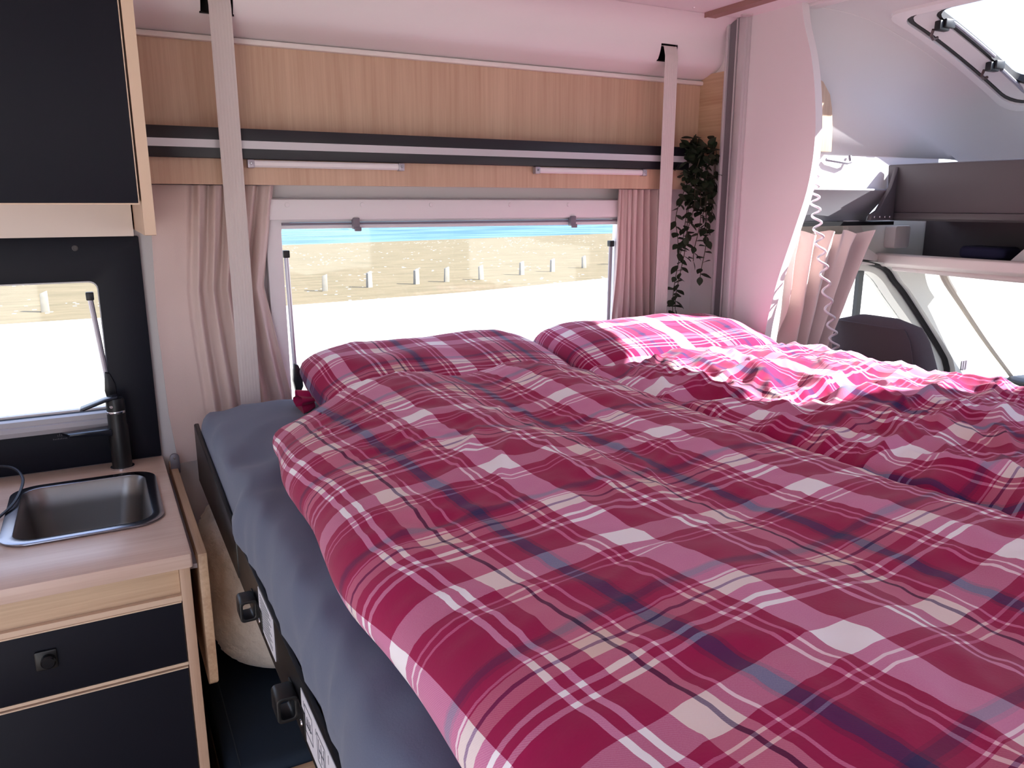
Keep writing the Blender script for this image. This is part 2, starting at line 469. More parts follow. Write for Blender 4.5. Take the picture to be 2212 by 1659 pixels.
lt = MB(); lt.lathe([(.016, 0), (.015, -.003), (.008, -.004)], (1.575, 1.655, 1.932), 2, 18); lt.build('round_cover', mat('cover_plastic', (196, 190, 188), .6), bpy.data.objects['ceiling'])
bt = MB(); bt.box(1.462, 1.50, -.44, 1.69, 1.9215, 1.932); bt.box(1.462, 1.466, -.44, 1.69, 1.9195, 1.9215)
struct(bt.build('trim_3', brown_m, smooth=False), 'brown batten along the ceiling')

# partition between living area and cab, with a swept front edge
edge = smooth([(1.495, 1.932, 0), (1.482, 1.88, 0), (1.453, 1.803, 0), (1.432, 1.715, 0), (1.420, 1.606, 0), (1.429, 1.495, 0), (1.463, 1.38, 0), (1.503, 1.258, 0), (1.527, 1.156, 0), (1.537, 1.078, 0), (1.545, .9, 0)], 46)
pa = MB(); pa.prism([(e.x, e.y) for e in edge] + [(1.545, 0.0), (FW, 0.0), (FW, 1.932)], 0, 1.60, 1.624)
part = struct(pa.build('wall_right', mat('partition_board', (226, 221, 221), .55, bump=.05, bscale=300), ang=30), 'pale partition board with a bulging curved edge')
# bed guide rail: aluminium channel
gr = MB()
gr.box(1.588, 1.5995, 1.660, 1.730, .86, 1.931)
gr.box(1.578, 1.588, 1.660, 1.684, .86, 1.931); gr.box(1.578, 1.588, 1.690, 1.694, .86, 1.931); gr.box(1.576, 1.588, 1.722, 1.730, .86, 1.931)
g_ = tag(gr.build('guide_rail', mat('rail_alu', (200, 197, 198), .4, metal=.25), bevel=.001), 'tall pale metal guide rail fixed to the partition', 'rail')
gg = MB(); gg.box(1.583, 1.5875, 1.6945, 1.7215, .861, 1.930); gg.build('groove', mat('rail_groove', (112, 109, 113), .5), g_, smooth=False)

# ---------------------------------------------------------------- window 1 (far wall, over the bed head)
w1 = sroot('window_1', (.85, 1.84, .92)); tag(w1, 'wide side window looking out on grass and sea')
r = MB(); r.ring(rrect(.345, 1.345, .905, 1.462, .02), rrect(.380, 1.312, .955, 1.408, .022), 1, 1.828, 1.8495)
r.build('window_frame', white_p, w1, bevel=.002)
cs = MB(); cs.box(.352, 1.335, 1.812, 1.828, 1.414, 1.460); cs.build('blind_cassette', white_p, w1, bevel=.003)
sl = MB(); sl.box(.381, 1.311, 1.822, 1.834, 1.402, 1.4075); sl.build('blind_bar', grey_p, w1, smooth=False)
sl = MB(); sl.box(.381, 1.311, 1.826, 1.838, 1.394, 1.4015); sl.build('blind_edge', white_p, w1, smooth=False)
for x_ in (.393, .566, .739, .957, 1.133):
    sc = MB(); sc.lathe([(.0055, 0), (.005, -.0018), (.003, -.0024)], (x_, 1.812, 1.4475), 1, 14); sc.build('screw_cap', white_p, w1)
for x_ in (.549, 1.147):
    cl = MB(); cl.box(x_ - .008, x_ + .008, 1.806, 1.822, 1.392, 1.418); cl.box(x_ - .005, x_ + .011, 1.804, 1.812, 1.387, 1.397)
    cl.build('blind_clip', grey_p, w1, bevel=.002)
p = MB(); p.box(.363, 1.329, 1.862, 1.866, .932, 1.424); p.build('pane', glass, w1, smooth=False)
def stay(x, zt, zb, parent, y, dx):
    t = MB(); t.tube([(x, y, zt - .01), (x + dx, y, zb + .05)], .0055, 10); t.build('stay_rod', alu, parent)
    t = MB(); t.box(x - .0075, x + .0075, y - .008, y + .008, zt - .014, zt + .003); t.build('stay_cap', blackp, parent, bevel=.002)
    t = MB(); t.prism([(x + dx - .004, zb + .072), (x + dx + .006, zb + .068), (x + dx + .014, zb + .045), (x + dx + .015, zb + .015), (x + dx + .008, zb), (x + dx - .004, zb + .004), (x + dx - .008, zb + .03)], 1, y - .013, y + .008)
    t.build('stay_knob', blackp, parent, bevel=.003)
stay(.392, 1.342, 1.008, w1, 1.852, .004)
stay(1.302, 1.345, 1.02, w1, 1.852, -.002)
# ---------------------------------------------------------------- kitchen splash panel + window 2
sp_ = MB(); sp_.ring(rrect(-.90, .086, .9005, 1.384, .003), rrect(-.70, .0, 1.018, 1.294, .016), 1, 1.834, 1.8495)
splash = tag(sp_.build('splash_panel', black_m, bevel=.001), 'black board round the kitchen window behind the sink', 'panel')
sc = MB(); sc.lathe([(.006, 0), (.0055, -.002), (.0035, -.0022), (.0032, -.0008)], (-.033, 1.834, 1.362), 1, 18); sc.build('screw_cap', mat('cap_dark', (62, 58, 58), .5), splash)
# small emblem under the spout: crown over a line of lettering
em = MB()
emx, emz = -.104, .972
for k in range(3):
    em.box(emx - .004 + .0035 * k, emx - .003 + .0035 * k, 1.8332, 1.8340, emz, emz + .004 + (.0025 if k == 1 else 0))
for k in range(9):
    hgt = (.003, .0022, .0022, .003, .0022, .003, .0022, .0022, .0022)[k]
    em.box(emx - .013 + .003 * k, emx - .0115 + .003 * k, 1.8332, 1.8340, emz - .006, emz - .006 + hgt)
em.build('emblem', mat('emblem_grey', (92, 92, 100), .5), splash, smooth=False)
w2 = sroot('window_2', (-.35, 1.84, 1.0)); tag(w2, 'small kitchen window behind the tap')
r = MB(); r.ring(rrect(-.712, .006, 1.004, 1.299, .018), rrect(-.698, -.002, 1.022, 1.290, .015), 1, 1.8500, 1.866)
r.build('window_frame', white_p, w2)
p = MB(); p.box(-.715, .0, 1.872, 1.876, 1.003, 1.297); p.build('pane', glass, w2, smooth=False)
cs = MB(); cs.prism([(1.834, .984), (1.812, .986), (1.808, .996), (1.812, 1.004), (1.818, 1.006), (1.820, 1.016), (1.834, 1.018)], 0, -.70, -.001)
cs.build('blind_bar', mat('blind_bar_grey', (174, 172, 176), .45), w2, ang=25)
stay(-.017, 1.268, 1.03, w2, 1.842, .014)

# ---------------------------------------------------------------- overhead ledge: boards, black rail, lamps
ov = thing('overhead_shelf', (.85, 1.84, 1.49), 'long oak board with black rail and silver line above the window', 'shelf')
b_ = MB(); b_.box(.1, 1.5985, 1.838, 1.8485, 1.575, 1.779); b_.build('upper_board', woodV, ov, smooth=False)
b_ = MB(); b_.box(1.588, 1.5990, 1.7305, 1.8375, 1.575, 1.806); b_.build('side_board', woodY, ov, smooth=False)
b_ = MB(); b_.box(.1, 1.598, 1.785, 1.8375, 1.566, 1.574); b_.build('shelf_board', woodX, ov, smooth=False)
rl = MB(); rl.box(.1, 1.50, 1.765, 1.785, 1.542, 1.603); rl_ = rl.build('rail', rail_m, ov, bevel=.0015)
il = MB(); il.box(.1005, 1.4995, 1.7635, 1.767, 1.5625, 1.5785); il.build('inlay_strip', inlay_m, rl_, smooth=False)
b_ = MB(); b_.box(.1, 1.50, 1.778, 1.792, 1.4895, 1.5418); b_.build('lower_board', woodV, ov, smooth=False)
def strip_lamp(x0, x1, label):
    t = thing('strip_lamp', ((x0 + x1) / 2, 1.77, 1.52), label, 'lamp', 'strip lamps under the black rail')
    m = MB(); m.prism([(1.7775, 1.5395), (1.766, 1.5395), (1.763, 1.536), (1.763, 1.529), (1.767, 1.5255), (1.7775, 1.5255)], 0, x0 + .01, x1 - .01); m.build('diffuser', mat('lamp_diffuser', (224, 221, 221), .4), t)
    for xa in (x0, x1 - .014):
        m = MB(); m.box(xa, xa + .014, 1.761, 1.7776, 1.5235, 1.541); e = m.build('end_clip', alu, t, bevel=.002)
        m = MB(); m.lathe([(.003, 0), (.002, -.0015)], (xa + .007, 1.761, 1.533), 1, 10); m.build('screw', screw_m, e)
strip_lamp(.306, .655, 'slim strip lamp under black rail beside the strap near kitchen')
strip_lamp(1.003, 1.352, 'slim strip lamp under black rail beside the trailing ivy')

# ---------------------------------------------------------------- straps of the lift bed
def strap(x, label):
    m = MB(); w = .0215
    path = [(1.7445, .885), (1.7445, 1.0), (1.7445, 1.6), (1.7445, 1.83), (1.752, 1.856), (1.775, 1.860)]
    def fn(u, v):
        k = v * (len(path) - 1); i = min(int(k), len(path) - 2); t = k - i
        y = path[i][0] + (path[i + 1][0] - path[i][0]) * t; z = path[i][1] + (path[i + 1][1] - path[i][1]) * t
        # six ribs woven in
        return (x + (u - .5) * 2 * w, y - .0004 * abs(math.sin(u * 7 * math.pi)), z)
    m.grid(fn, 42, 30)
    return tag(m.build('bed_strap', strap_m, solid=.0014, ang=80), label, 'strap', 'straps that carry the bed')
strap(.272, 'pale woven strap hanging in front of the curtain near kitchen')
strap(1.405, 'pale woven strap hanging beside the trailing ivy')

# ---------------------------------------------------------------- curtains
def curtain(name, xs_l, xs_r, ztop, zbot, y, folds, amp, label, seed, axis='x', nu=150, nv=60, cat='curtain'):
    rnd = random.Random(seed)
    ph = [rnd.uniform(0, 6.28) for _ in range(6)]
    m = MB()
    def fn(u, v):
        z = zbot + (ztop - zbot) * v
        xl = interp(xs_l, z); xr = interp(xs_r, z)
        x = xl + (xr - xl) * (u + .018 * math.sin(6.28 * 2 * u + ph[0] + 3 * v))
        ww = u * folds + .35 * math.sin(3.1 * v + ph[1]) * math.sin(5 * u + ph[2])
        d = amp * (.62 + .38 * math.sin(4 * u + ph[3])) * math.sin(2 * math.pi * ww)
        d += amp * .35 * math.sin(2 * math.pi * ww * 1.9 + ph[4] + 2 * v)
        d += amp * .25 * noise.noise(Vector((u * 7, v * 3, seed)))
        return (x, y + d, z)
    m.grid(fn, nu, nv)
    return tag(m.build(name, curt_m, solid=.0015, ang=80), label, cat)
# window curtain next to the kitchen: flat leading panel then bunched folds
m = MB()
def fnL(u, v):
    z = .885 + (1.488 - .885) * v
    xl = interp([(.885, .118), (1.0, .108), (1.2, .104), (1.488, .114)], z)
    xr = interp([(.885, .383), (1.02, .372), (1.13, .352), (1.27, .330), (1.36, .345), (1.488, .366)], z)
    x = xl + (xr - xl) * u
    k = max(0, (u - .27) / .73)
    fold = math.sin(2 * math.pi * (k * 5.3 + .18 * math.sin(3 * v + 1)))
    d = .0125 * fold * min(1, k * 9) + .004 * math.sin(2 * math.pi * k * 11 + 2 * v) * min(1, k * 4) * v
    d += .006 * math.sin(u * 9 + v * 2) + .004 * noise.noise(Vector((u * 6, v * 4, 3)))
    return (x, 1.806 + d, z)
m.grid(fnL, 190, 60)
tag(m.build('window_curtain', curt_m, solid=.0015, ang=80), 'dusty pink curtain bunched beside the kitchen splash board', 'curtain', 'curtains of the wide window')
c2 = curtain('window_curtain', [(.9, 1.288), (1.488, 1.285)], [(.9, 1.435), (1.488, 1.428)], 1.488, .90, 1.802, 6.2, .012, 'dusty pink curtain bunched beside the trailing ivy', 5)
c2['group'] = 'curtains of the wide window'
# wall clip by the curtain hem
cl = MB(); cl.prism([(p_[0], p_[1]) for p_ in rrect(.099, .118, .868, .918, .009)], 1, 1.776, 1.782)
clip = tag(cl.build('wall_clip', mat('clip_grey', (122, 118, 126), .4, metal=.4), bevel=.001), 'small grey metal clip by the curtain hem', 'clip')
ar = MB(); ar.box(.104, .113, 1.782, 1.8495, .874, .882); ar.build('arm', MATS['clip_grey'], clip)
sc = MB(); sc.lathe([(.003, 0), (.002, -.0015)], (.108, 1.776, .908), 1, 10); sc.build('screw', screw_m, clip)

# ================================================================= KITCHEN
wt = MB()
wt.ring(rrect(-.92, .088, 1.268, 1.8335, .004), rrect(-.186, .058, 1.428, 1.728, .045), 2, .876, .90)
tag(wt.build('worktop', [worktop_m, edge_m], bevel=.0015), 'pale oak kitchen worktop with sink cut-out', 'worktop')
# sink: rim and pressed bowl
sk = thing('sink', (-.065, 1.575, .76), 'small square steel sink set in oak worktop', 'sink')
r = MB(); r.ring(rrect(-.192, .064, 1.421, 1.735, .05, 8), rrect(-.172, .044, 1.441, 1.715, .036, 8), 2, .9003, .9045)
r.build('rim', mat('rim_steel', (150, 150, 158), .2, metal=1), sk, bevel=.0015)
bw = MB()
lv = [(.9035, 0, .036), (.898, .004, .036), (.86, .009, .04), (.81, .014, .045), (.79, .020, .05), (.779, .034, .06), (.776, .06, .06)]
loops = [(z, rrect(-.172 + i, .044 - i, 1.441 + i, 1.715 - i, r_, 8)) for z, i, r_ in lv]
n_ = len(loops[0][1])
for z, lp in loops: bw.v += [(a, b, z) for a, b in lp]
for k in range(len(loops) - 1):
    for i in range(n_):
        j = (i + 1) % n_
        bw.face((k * n_ + i, (k + 1) * n_ + i, (k + 1) * n_ + j, k * n_ + j))
bw.face([(len(loops) - 1) * n_ + i for i in range(n_)])
bw.build('bowl', steel, sk, ang=60, recalc=False)
dr = MB(); dr.lathe([(.022, 0), (.022, .003), (.012, .0035), (.011, .001)], (-.065, 1.58, .7765), 2, 24); dr.build('drain', chrome, sk)
# tap
tp = thing('kitchen_tap', (.006, 1.787, .9), 'black mixer tap with chrome ring behind the sink', 'tap')
t = MB(); t.lathe([(.0235, .0004), (.0235, .004), (.021, .005)], (.006, 1.787, .9), 2, 28); t.build('base_ring', chrome, tp)
t = MB(); t.lathe([(.0195, .004), (.0195, .09), (.018, .098), (.018, .122)], (.006, 1.787, .9), 2, 28); t.build('body', blackp, tp, ang=25)
t = MB(); t.lathe([(.0185, .122), (.0187, .1225), (.0187, .1265), (.0185, .127)], (.006, 1.787, .9), 2, 28); t.build('ring', chrome, tp)
t = MB(); t.lathe([(.018, .127), (.018, .147), (.0165, .153), (.008, .155)], (.006, 1.787, .9), 2, 28); hd = t.build('head', blackp, tp, ang=25)
t = MB(); t.prism([(.012, 1.0545), (.012, 1.0605), (-.012, 1.0555), (-.058, 1.0405), (-.061, 1.0365), (-.052, 1.0355), (-.012, 1.0485)], 1, 1.771, 1.798); t.build('lever', bluelever, tp, bevel=.0015)
t = MB(); t.lathe([(.0035, 0), (.003, -.002)], (-.002, 1.770, 1.0385), 1, 12); t.build('lever_screw', chrome, tp)
t = MB()
t.v += [(-.006, 1.805, .991), (-.006, 1.769, .991), (-.006, 1.769, .977), (-.006, 1.805, .977), (-.098, 1.796, .9905), (-.084, 1.768, .9905), (-.084, 1.768, .984), (-.098, 1.796, .984)]
for q in ((0, 1, 2, 3), (4, 7, 6, 5), (0, 4, 5, 1), (1, 5, 6, 2), (2, 6, 7, 3), (3, 7, 4, 0)): t.face(q)
t.build('spout', bluelever, tp, bevel=.0015)
# black cable looped over the sink's far corner
cb = smooth([(-.36, 1.76, .925), (-.26, 1.80, .935), (-.196, 1.775, .938), (-.170, 1.72, .93), (-.172, 1.66, .918), (-.188, 1.60, .908), (-.225, 1.545, .9035), (-.32, 1.52, .9035)], 40)
t = MB(); t.tube(cb, .0028, 8); tag(t.build('power_cable', mat('cable_black', (34, 36, 46), .4)), 'thin black cable looping over the corner of the sink', 'cable')
# base unit
ku = thing('kitchen_unit', (-.4, 1.55, 0), 'oak kitchen base unit with black drawer fronts', 'cabinet')
b_ = MB(); b_.box(.068, .0845, 1.285, 1.849, 0, .8755); b_.box(-.92, .0675, 1.80, 1.849, 0, .75); b_.box(-.92, .0675, 1.325, 1.80, 0, .05)
b_.build('carcass', woodV, ku, bevel=.001)
b_ = MB(); b_.box(-.92, .0675, 1.296, 1.312, .822, .8755); b_.build('fascia_board', woodX, ku, smooth=False)
b_ = MB(); b_.box(-.92, .0678, 1.2865, 1.315, .8115, .8218); b_.box(-.92, .0678, 1.2865, 1.315, .695, .7005)
b_.build('edge_strip', edge_m, ku, smooth=False)
for z0, z1, knob in ((.7025, .8105, True), (.30, .6905, False), (.08, .297, False)):
    d = MB(); d.box(-.92, .0665, 1.284, 1.302, z0, z1); dd = d.build('drawer', black_m, ku, bevel=.001)
    e = MB(); e.box(-.92, .0665, 1.2842, 1.302, z1, z1 + .0022); e.build('edging', edge_m, dd, smooth=False)
    if knob:
        kx, kz = -.128, .766
        h = MB(); h.prism(rrect(kx - .018, kx + .012, kz - .016, kz + .016, .003), 1, 1.279, 1.2838); kp = h.build('lock_plate', blackp, dd, bevel=.0015)
        h = MB(); h.lathe([(.0105, 0), (.0105, -.008), (.0085, -.0105)], (kx, 1.279, kz), 1, 20); h.build('knob', mat('knob_black', (20, 20, 24), .15, metal=.4), dd, ang=25)
# folded-down worktop flap on the unit's side
fp = MB(); fp.prism([(1.296, .884), (1.296, .665), (1.302, .640), (1.322, .626), (1.84, .626), (1.84, .884)], 0, .0985, .1135)
tag(fp.build('worktop_flap', woodY, bevel=.002), 'oak flap folded down beside the kitchen unit', 'flap')
hg = MB(); hg.box(.0846, .0984, 1.32, 1.83, .850, .858); struct(hg.build('trim_4', alu, smooth=False), 'thin metal hinge between the kitchen unit and flap')
# wall cabinet
wc = thing('wall_cabinet', (-.4, 1.65, 1.40), 'kitchen wall cabinet with black door and oak end panel', 'cabinet')
b_ = MB(); b_.box(-.92, .0755, 1.47, 1.8485, 1.452, 1.462); b_.box(-.92, .0755, 1.835, 1.8485, 1.462, 1.93); b_.build('carcass', white_p, wc, smooth=False)
d = MB(); d.box(-.92, .0735, 1.447, 1.466, 1.451, 1.915); dd = d.build('door', black_m, wc, bevel=.001)
e = MB(); e.box(-.92, .0735, 1.4472, 1.466, 1.4485, 1.4509); e.box(.0736, .0752, 1.4472, 1.466, 1.4485, 1.915); e.build('edging', edge_m, dd, smooth=False)
b_ = MB(); b_.prism([(1.452, 1.925), (1.452, 1.402), (1.460, 1.398), (1.8485, 1.398), (1.8485, 1.925)], 0, .0785, .096); ep = b_.build('end_panel', woodV, wc, smooth=False)
e = MB(); e.box(.0785, .096, 1.4495, 1.4519, 1.399, 1.925); e.build('edging', edge_m, ep, smooth=False)
b_ = MB(); b_.box(-.92, .0755, 1.78, 1.8485, 1.386, 1.4515); b_.build('valance', mat('cream_board', (226, 212, 200), .6), wc, smooth=False)

# ================================================================= BED
MT = 1.030   # top of the mattress
bed = thing('drop_down_bed', (.87, .8, .85), 'black steel frame of the drop-down bed under the mattress', 'bed')
f = MB()
f.box(.152, .158, -.22, 1.735, .862, .936)      # side plate
f.box(.152, .172, -.22, 1.735, .858, .862)      # lower lip
f.box(.158, 1.575, 1.715, 1.735, .87, .93); f.box(1.565, 1.575, -.22, 1.735, .862, .936); f.box(.158, 1.575, -.22, -.20, .87, .93)
f.build('side_rail', steel_blk, bed, bevel=.001)
f = MB(); f.prism([(1.735, .862), (1.735, .990), (1.715, .996), (1.67, .985), (1.40, .958), (1.22, .937), (1.22, .862)], 0, .150, .1585)
f.build('corner_plate', steel_blk, bed, bevel=.002)
f = MB(); f.box(.16, 1.562, -.198, 1.713, .890, .902); f.build('base_board', woodX, bed, smooth=False)
for y in (1.065, .818):
    h = MB(); h.ring(rrect(.127, .1515, .876, .908, .006), rrect(.1315, .1470, .8805, .9035, .004), 1, y - .016, y + .016)
    ho = h.build('bracket', blackp, bed, bevel=.001)
    s_ = MB(); s_.lathe([(.0045, 0), (.0035, -.0018)], (.150, y - .034, .884), 0, 14); s_.build('bolt', screw_m, ho)
    s_ = MB(); s_.box(.1495, .1519, y - .048, y + .03, .868, .904); s_.build('bracket_plate', blackp, ho, bevel=.001)
# stickers with instructions on the side plate
def sticker(y0, y1, z0, z1, kind):
    s_ = MB(); s_.box(.1512, .15195, y0, y1, z0, z1); st = s_.build('sticker', paper, bed, smooth=False)
    st['label'] = 'white printed sticker'
    q = MB()
    def line(a, b, w=.0011):
        a = Vector((0,) + a); b = Vector((0,) + b); d = (b - a).normalized(); nn = Vector((0, -d.z, d.y)) * w / 2
        base = len(q.v)
        for x in (.1509, .15125):
            for p_ in (a + nn, a - nn, b - nn, b + nn): q.v.append((x, p_.y, p_.z))
        for ff in ((0, 1, 2, 3), (7, 6, 5, 4), (0, 4, 5, 1), (1, 5, 6, 2), (2, 6, 7, 3), (3, 7, 4, 0)): q.face([base + i for i in ff])
    if kind == 'text':
        z = z1 - .006
        while z > z0 + .006:
            line((y1 - .012, z), (y0 + .012 + random.uniform(0, .03), z), .0009); z -= .0042
    else:
        # two small picture panels, then a large letter
        for yc in (y1 - .032, y1 - .085):
            a, b, c, d = yc + .016, yc - .016, z0 + .014, z1 - .010
            line((a, c), (b, c)); line((b, c), (b, d)); line((a, d), (b, d)); line((a, c), (a, d))
            if yc == y1 - .032:
                for k in range(4): line((a - .006 - .005 * k, c + .01), (a - .009 - .005 * k, c + .022), .0018)
                line((a - .004, c + .01), (b + .004, c + .014), .0015)
            else:
                line((a - .006, c + .005), (a - .006, d - .005), .0015); line((b + .006, c + .005), (b + .006, d - .005), .0015)
                line((a - .006, (c + d) / 2), (b + .006, (c + d) / 2), .0015); line((yc, c + .005), (yc, d - .005), .0015)
            line((a + .004, d + .001), (a + .004, d - .006), .001)
        yc = y1 - .135
        line((yc + .014, z0 + .010), (yc, z1 - .008), .0022); line((yc - .014, z0 + .010), (yc, z1 - .008), .0022); line((yc + .008, z0 + .026), (yc - .014, z0 + .022), .0022)
        line((yc + .02, z1 - .006), (yc + .02, z1 - .016), .001)
    q.build('print', ink, st, smooth=False)
sticker(.935, 1.035, .874, .934, 'text')
sticker(.60, .785, .870, .927, 'pict')

# generic puffy slab: edges roll over an ellipse, hills and creases on top
def slab_path(a0, a1, R, th0, n_arc, n_mid):
    """positions and g=sin(theta) along one axis, from a0 to a1, plus arc length"""
    pts = []
    for i in range(n_arc + 1):
        th = th0 + (math.pi / 2 - th0) * i / n_arc
        pts.append((a0 + R * (1 - math.cos(th)), math.sin(th)))
    for i in range(1, n_mid):
        pts.append((a0 + R + (a1 - a0 - 2 * R) * i / n_mid, 1.0))
    for i in range(n_arc + 1):
        th = math.pi / 2 - (math.pi / 2 - th0) * i / n_arc
        pts.append((a1 - R * (1 - math.cos(th)), math.sin(th)))
    return pts
def slab(name, x0, x1, y0, y1, R, th0d, nxy, zmid, H, hill, m, uv_rot=0.0, warp=None, weld_bottom=True, parent=None, uvw=.006, seed=0, post=None):
    th0 = math.radians(th0d)
    px = slab_path(x0, x1, R, th0, 12, nxy[0]); py = slab_path(y0, y1, R, th0, 12, nxy[1])
    xc, yc = (x0 + x1) / 2, (y0 + y1) / 2
    def arcs(P, c, hh):
        L = [0]
        for a, b in zip(P, P[1:]): L.append(L[-1] + math.hypot(b[0] - a[0], (b[1] - a[1]) * hh))
        mid = min(range(len(P)), key=lambda i: abs(P[i][0] - c) + (0 if P[i][1] > .99 else 9))
        return [l - L[mid] + P[mid][0] for l in L]
    ax, ay = arcs(px, xc, H), arcs(py, yc, H)
    M = MB(); nx, ny = len(px), len(py)
    cr_, sr_ = math.cos(uv_rot), math.sin(uv_rot)
    for j in range(ny):
        for i in range(nx):
            x, gx = px[i]; y, gy = py[j]
            s = max(1e-6, (1 - gx)) ** 2.2 + max(1e-6, (1 - gy)) ** 2.2
            g = 1 - s ** (1 / 2.2)
            g = max(g, math.sin(th0) - .0)
            e = max(0, min(1, g))
            # rounded corners: pull in where both axes are in their roll
            kx, ky = 1 - max(0, gx), 1 - max(0, gy)
            cxn = kx * ky * R * .55
            x2 = x + (cxn if x < xc else -cxn); y2 = y + (cxn if y < yc else -cxn)
            if warp: x2, y2 = warp(x2, y2)
            z = zmid + H * g + hill(x2, y2) * e
            if post: x2, y2, z = post(x2, y2, z)
            u, v = ax[i], ay[j]
            du = uvw * noise.noise(Vector((u * 4, v * 4, seed + 1))); dv = uvw * noise.noise(Vector((u * 4, v * 4, seed + 9)))
            uu, vv = u + du - xc, v + dv - yc
            M.uv[len(M.v)] = (xc + cr_ * uu - sr_ * vv, yc + sr_ * uu + cr_ * vv)
            M.v.append((x2, y2, z))
    for j in range(ny - 1):
        for i in range(nx - 1):
            M.face((j * nx + i, j * nx + i + 1, (j + 1) * nx + i + 1, (j + 1) * nx + i))
    # underside
    rim = [i for i in range(nx)] + [j * nx + nx - 1 for j in range(1, ny)] + [(ny - 1) * nx + i for i in range(nx - 2, -1, -1)] + [j * nx for j in range(ny - 2, 0, -1)]
    M.face(rim[::-1])
    return M.build(name, m, parent, ang=180, recalc=False)

def crease(x, y, ang, wl, seed, stretch=4):
    c, s = math.cos(ang), math.sin(ang)
    a = (x * c + y * s) / (wl * stretch); b = (-x * s + y * c) / wl
    n0 = noise.noise(Vector((a, b, seed)))
    return 1 - abs(n0) * 2
def gauss(x, c, w): return math.exp(-((x - c) / w) ** 2)

# mattress with grey fitted sheet
def mhill(x, y):
    return .004 * noise.noise(Vector((x * 5, y * 5, 2))) + .008 * max(0, crease(x, y, 1.1, .06, 4, 5) - .3) * max(0, min(1, (.38 - x) / .08)) - .006 * gauss(x, .17, .05) - .010 * gauss(x, .20, .05) * (gauss(y, 1.34, .05) + .7 * gauss(y, 1.18, .03))
def mwarp(x, y):
    if x < .4:
        k = (1 - (x - .165) / .235)
        x -= k * (.010 * gauss(y, 1.38, .05) + .010 * gauss(y, 1.16, .035) + .008 * gauss(y, .55, .06) - .004)
        x -= (.004 * abs(noise.noise(Vector((y * 4, 0, 5)))) + .008 * max(0, crease(0, y, 1.2, .07, 8, 2) - .4)) * k
    return x, y
slab_m = slab('mattress', .1525, 1.560, -.195, 1.712, .032, -88, (70, 120), .966, .064, mhill, sheet_m, warp=mwarp, post=lambda x, y, z: (max(x, .1595) if (z < .942 or y > 1.19) else x - (.005 * max(0, crease(y, z * 1.6, .9, .06, 12, 4) - .35) if x < .3 else 0), y, z))
tag(slab_m, 'thick mattress in a slate grey fitted sheet', 'mattress')

# pillows
def pillow(name, cx, cy, hx, hy, T, rot, tilt, zc, label, seed, m):
    M = MB(); N = 56
    cr_, sr_ = math.cos(rot), math.sin(rot)
    def fn(sign):
        def g(u, v):
            a, b = 2 * u - 1, 2 * v - 1
            a = math.sin(a * math.pi / 2) * .35 + a * .65; b = math.sin(b * math.pi / 2) * .35 + b * .65
            x = a * hx * (1 - .05 * (1 - b * b) * 0 - .07 * b ** 4 * a * a) ; y = b * hy * (1 - .08 * a ** 4)
            e = max(0, (1 - abs(a) ** 5)) ** .5 * max(0, (1 - abs(b) ** 3.2)) ** .5
            z = sign * T * e
            if sign > 0:
                z += .010 * e * noise.noise(Vector((a * 2.2, b * 2.2, seed))) + .006 * e * max(0, crease(a, b, .8 + seed, .35, seed, 3) - .35)
                z += .004 * math.sin(a * 30 + seed) * abs(a) ** 6 * e
            z = z + y * tilt
            X = cx + cr_ * x - sr_ * y; Y = cy + sr_ * x + cr_ * y
            Z = max(zc + z, MT + .007 + .002 * (1 + sign))
            return (X, Y, Z)
        return g
    def uvf(u, v):
        return (u * 2 * hx * 1.12, v * 2 * hy * 1.2)
    M.grid(fn(1), N, N, uvf); M.grid(fn(-1), N, N, uvf, flip=True)
    o = M.build(name, m, ang=180, recalc=False, weld=True)
    return tag(o, label, 'pillow', 'tartan pillows at the bed head')
p1 = pillow('pillow', .655, 1.555, .292, .177, .064, .03, .16, 1.074, 'red tartan pillow lying in shade near the pale curtain by kitchen', 1, plaid3)
p2 = pillow('pillow', 1.258, 1.550, .308, .180, .068, -.06, .14, 1.080, 'red tartan pillow lying in bright sunlight near the ivy', 4, plaid3)
# bunched open end of the shaded pillow's case
tf = MB()
def tuft(u, v):
    a = u * 2 * math.pi; rr = .016 + .012 * v + .006 * math.sin(5 * a + 2 * v)
    return (.372 - .030 * v, 1.590 + rr * math.cos(a) * 1.5, max(MT + .004, 1.052 - .006 * v + rr * math.sin(a) * .8))
tf.grid(tuft, 40, 8, lambda u, v: (.11 + u * .02, -.03 + v * .005))
tf.build('pillowcase_end', plaid3, p1, ang=180, recalc=False)

# duvets
def hill1(x, y):
    h = .022 * gauss(x, .42 + .05 * math.sin(y * 2.2), .14) + .017 * gauss(x, .755 + .03 * math.sin(y * 3 + 1), .075) - .010 * gauss(x, .60, .06)
    h *= .75 + .25 * math.sin(y * 5 + 2 * x)
    h += .020 * gauss(y, 1.28, .14) * gauss(x, .62, .26)
    h -= .030 * gauss(x, .24, .11) * gauss(y, 1.32, .16)
    h += .008 * noise.noise(Vector((x * 4, y * 4, 1.3)))
    h += .0075 * (max(0, crease(x, y, 1.2, .055, 3, 3) - .25)) * (0.5 + noise.noise(Vector((x * 3, y * 3, 11))))
    h += .0022 * crease(x, y, .5, .03, 6, 4) + .0030 * max(0, crease(x, y, -.35, .045, 16, 5) - .1)
    return h
def warp1(x, y):
    k_ = max(0, min(1, (y - .75) / .6)); k_ = k_ * k_ * (3 - 2 * k_)
    x += .026 * k_ * max(0, 1 - (x - .188) / .35)
    if x < .3: x += .010 * noise.noise(Vector((y * 5, 1, 2)))
    if y > .95: y -= .105 * max(0, 1 - (x - .19) / .36) ** 1.5 * min(1, (y - .95) / .35)
    if y > 1.2: y += .03 * math.sin((x - .2) * 4.2) * (y - 1.2) / .2
    return x, y
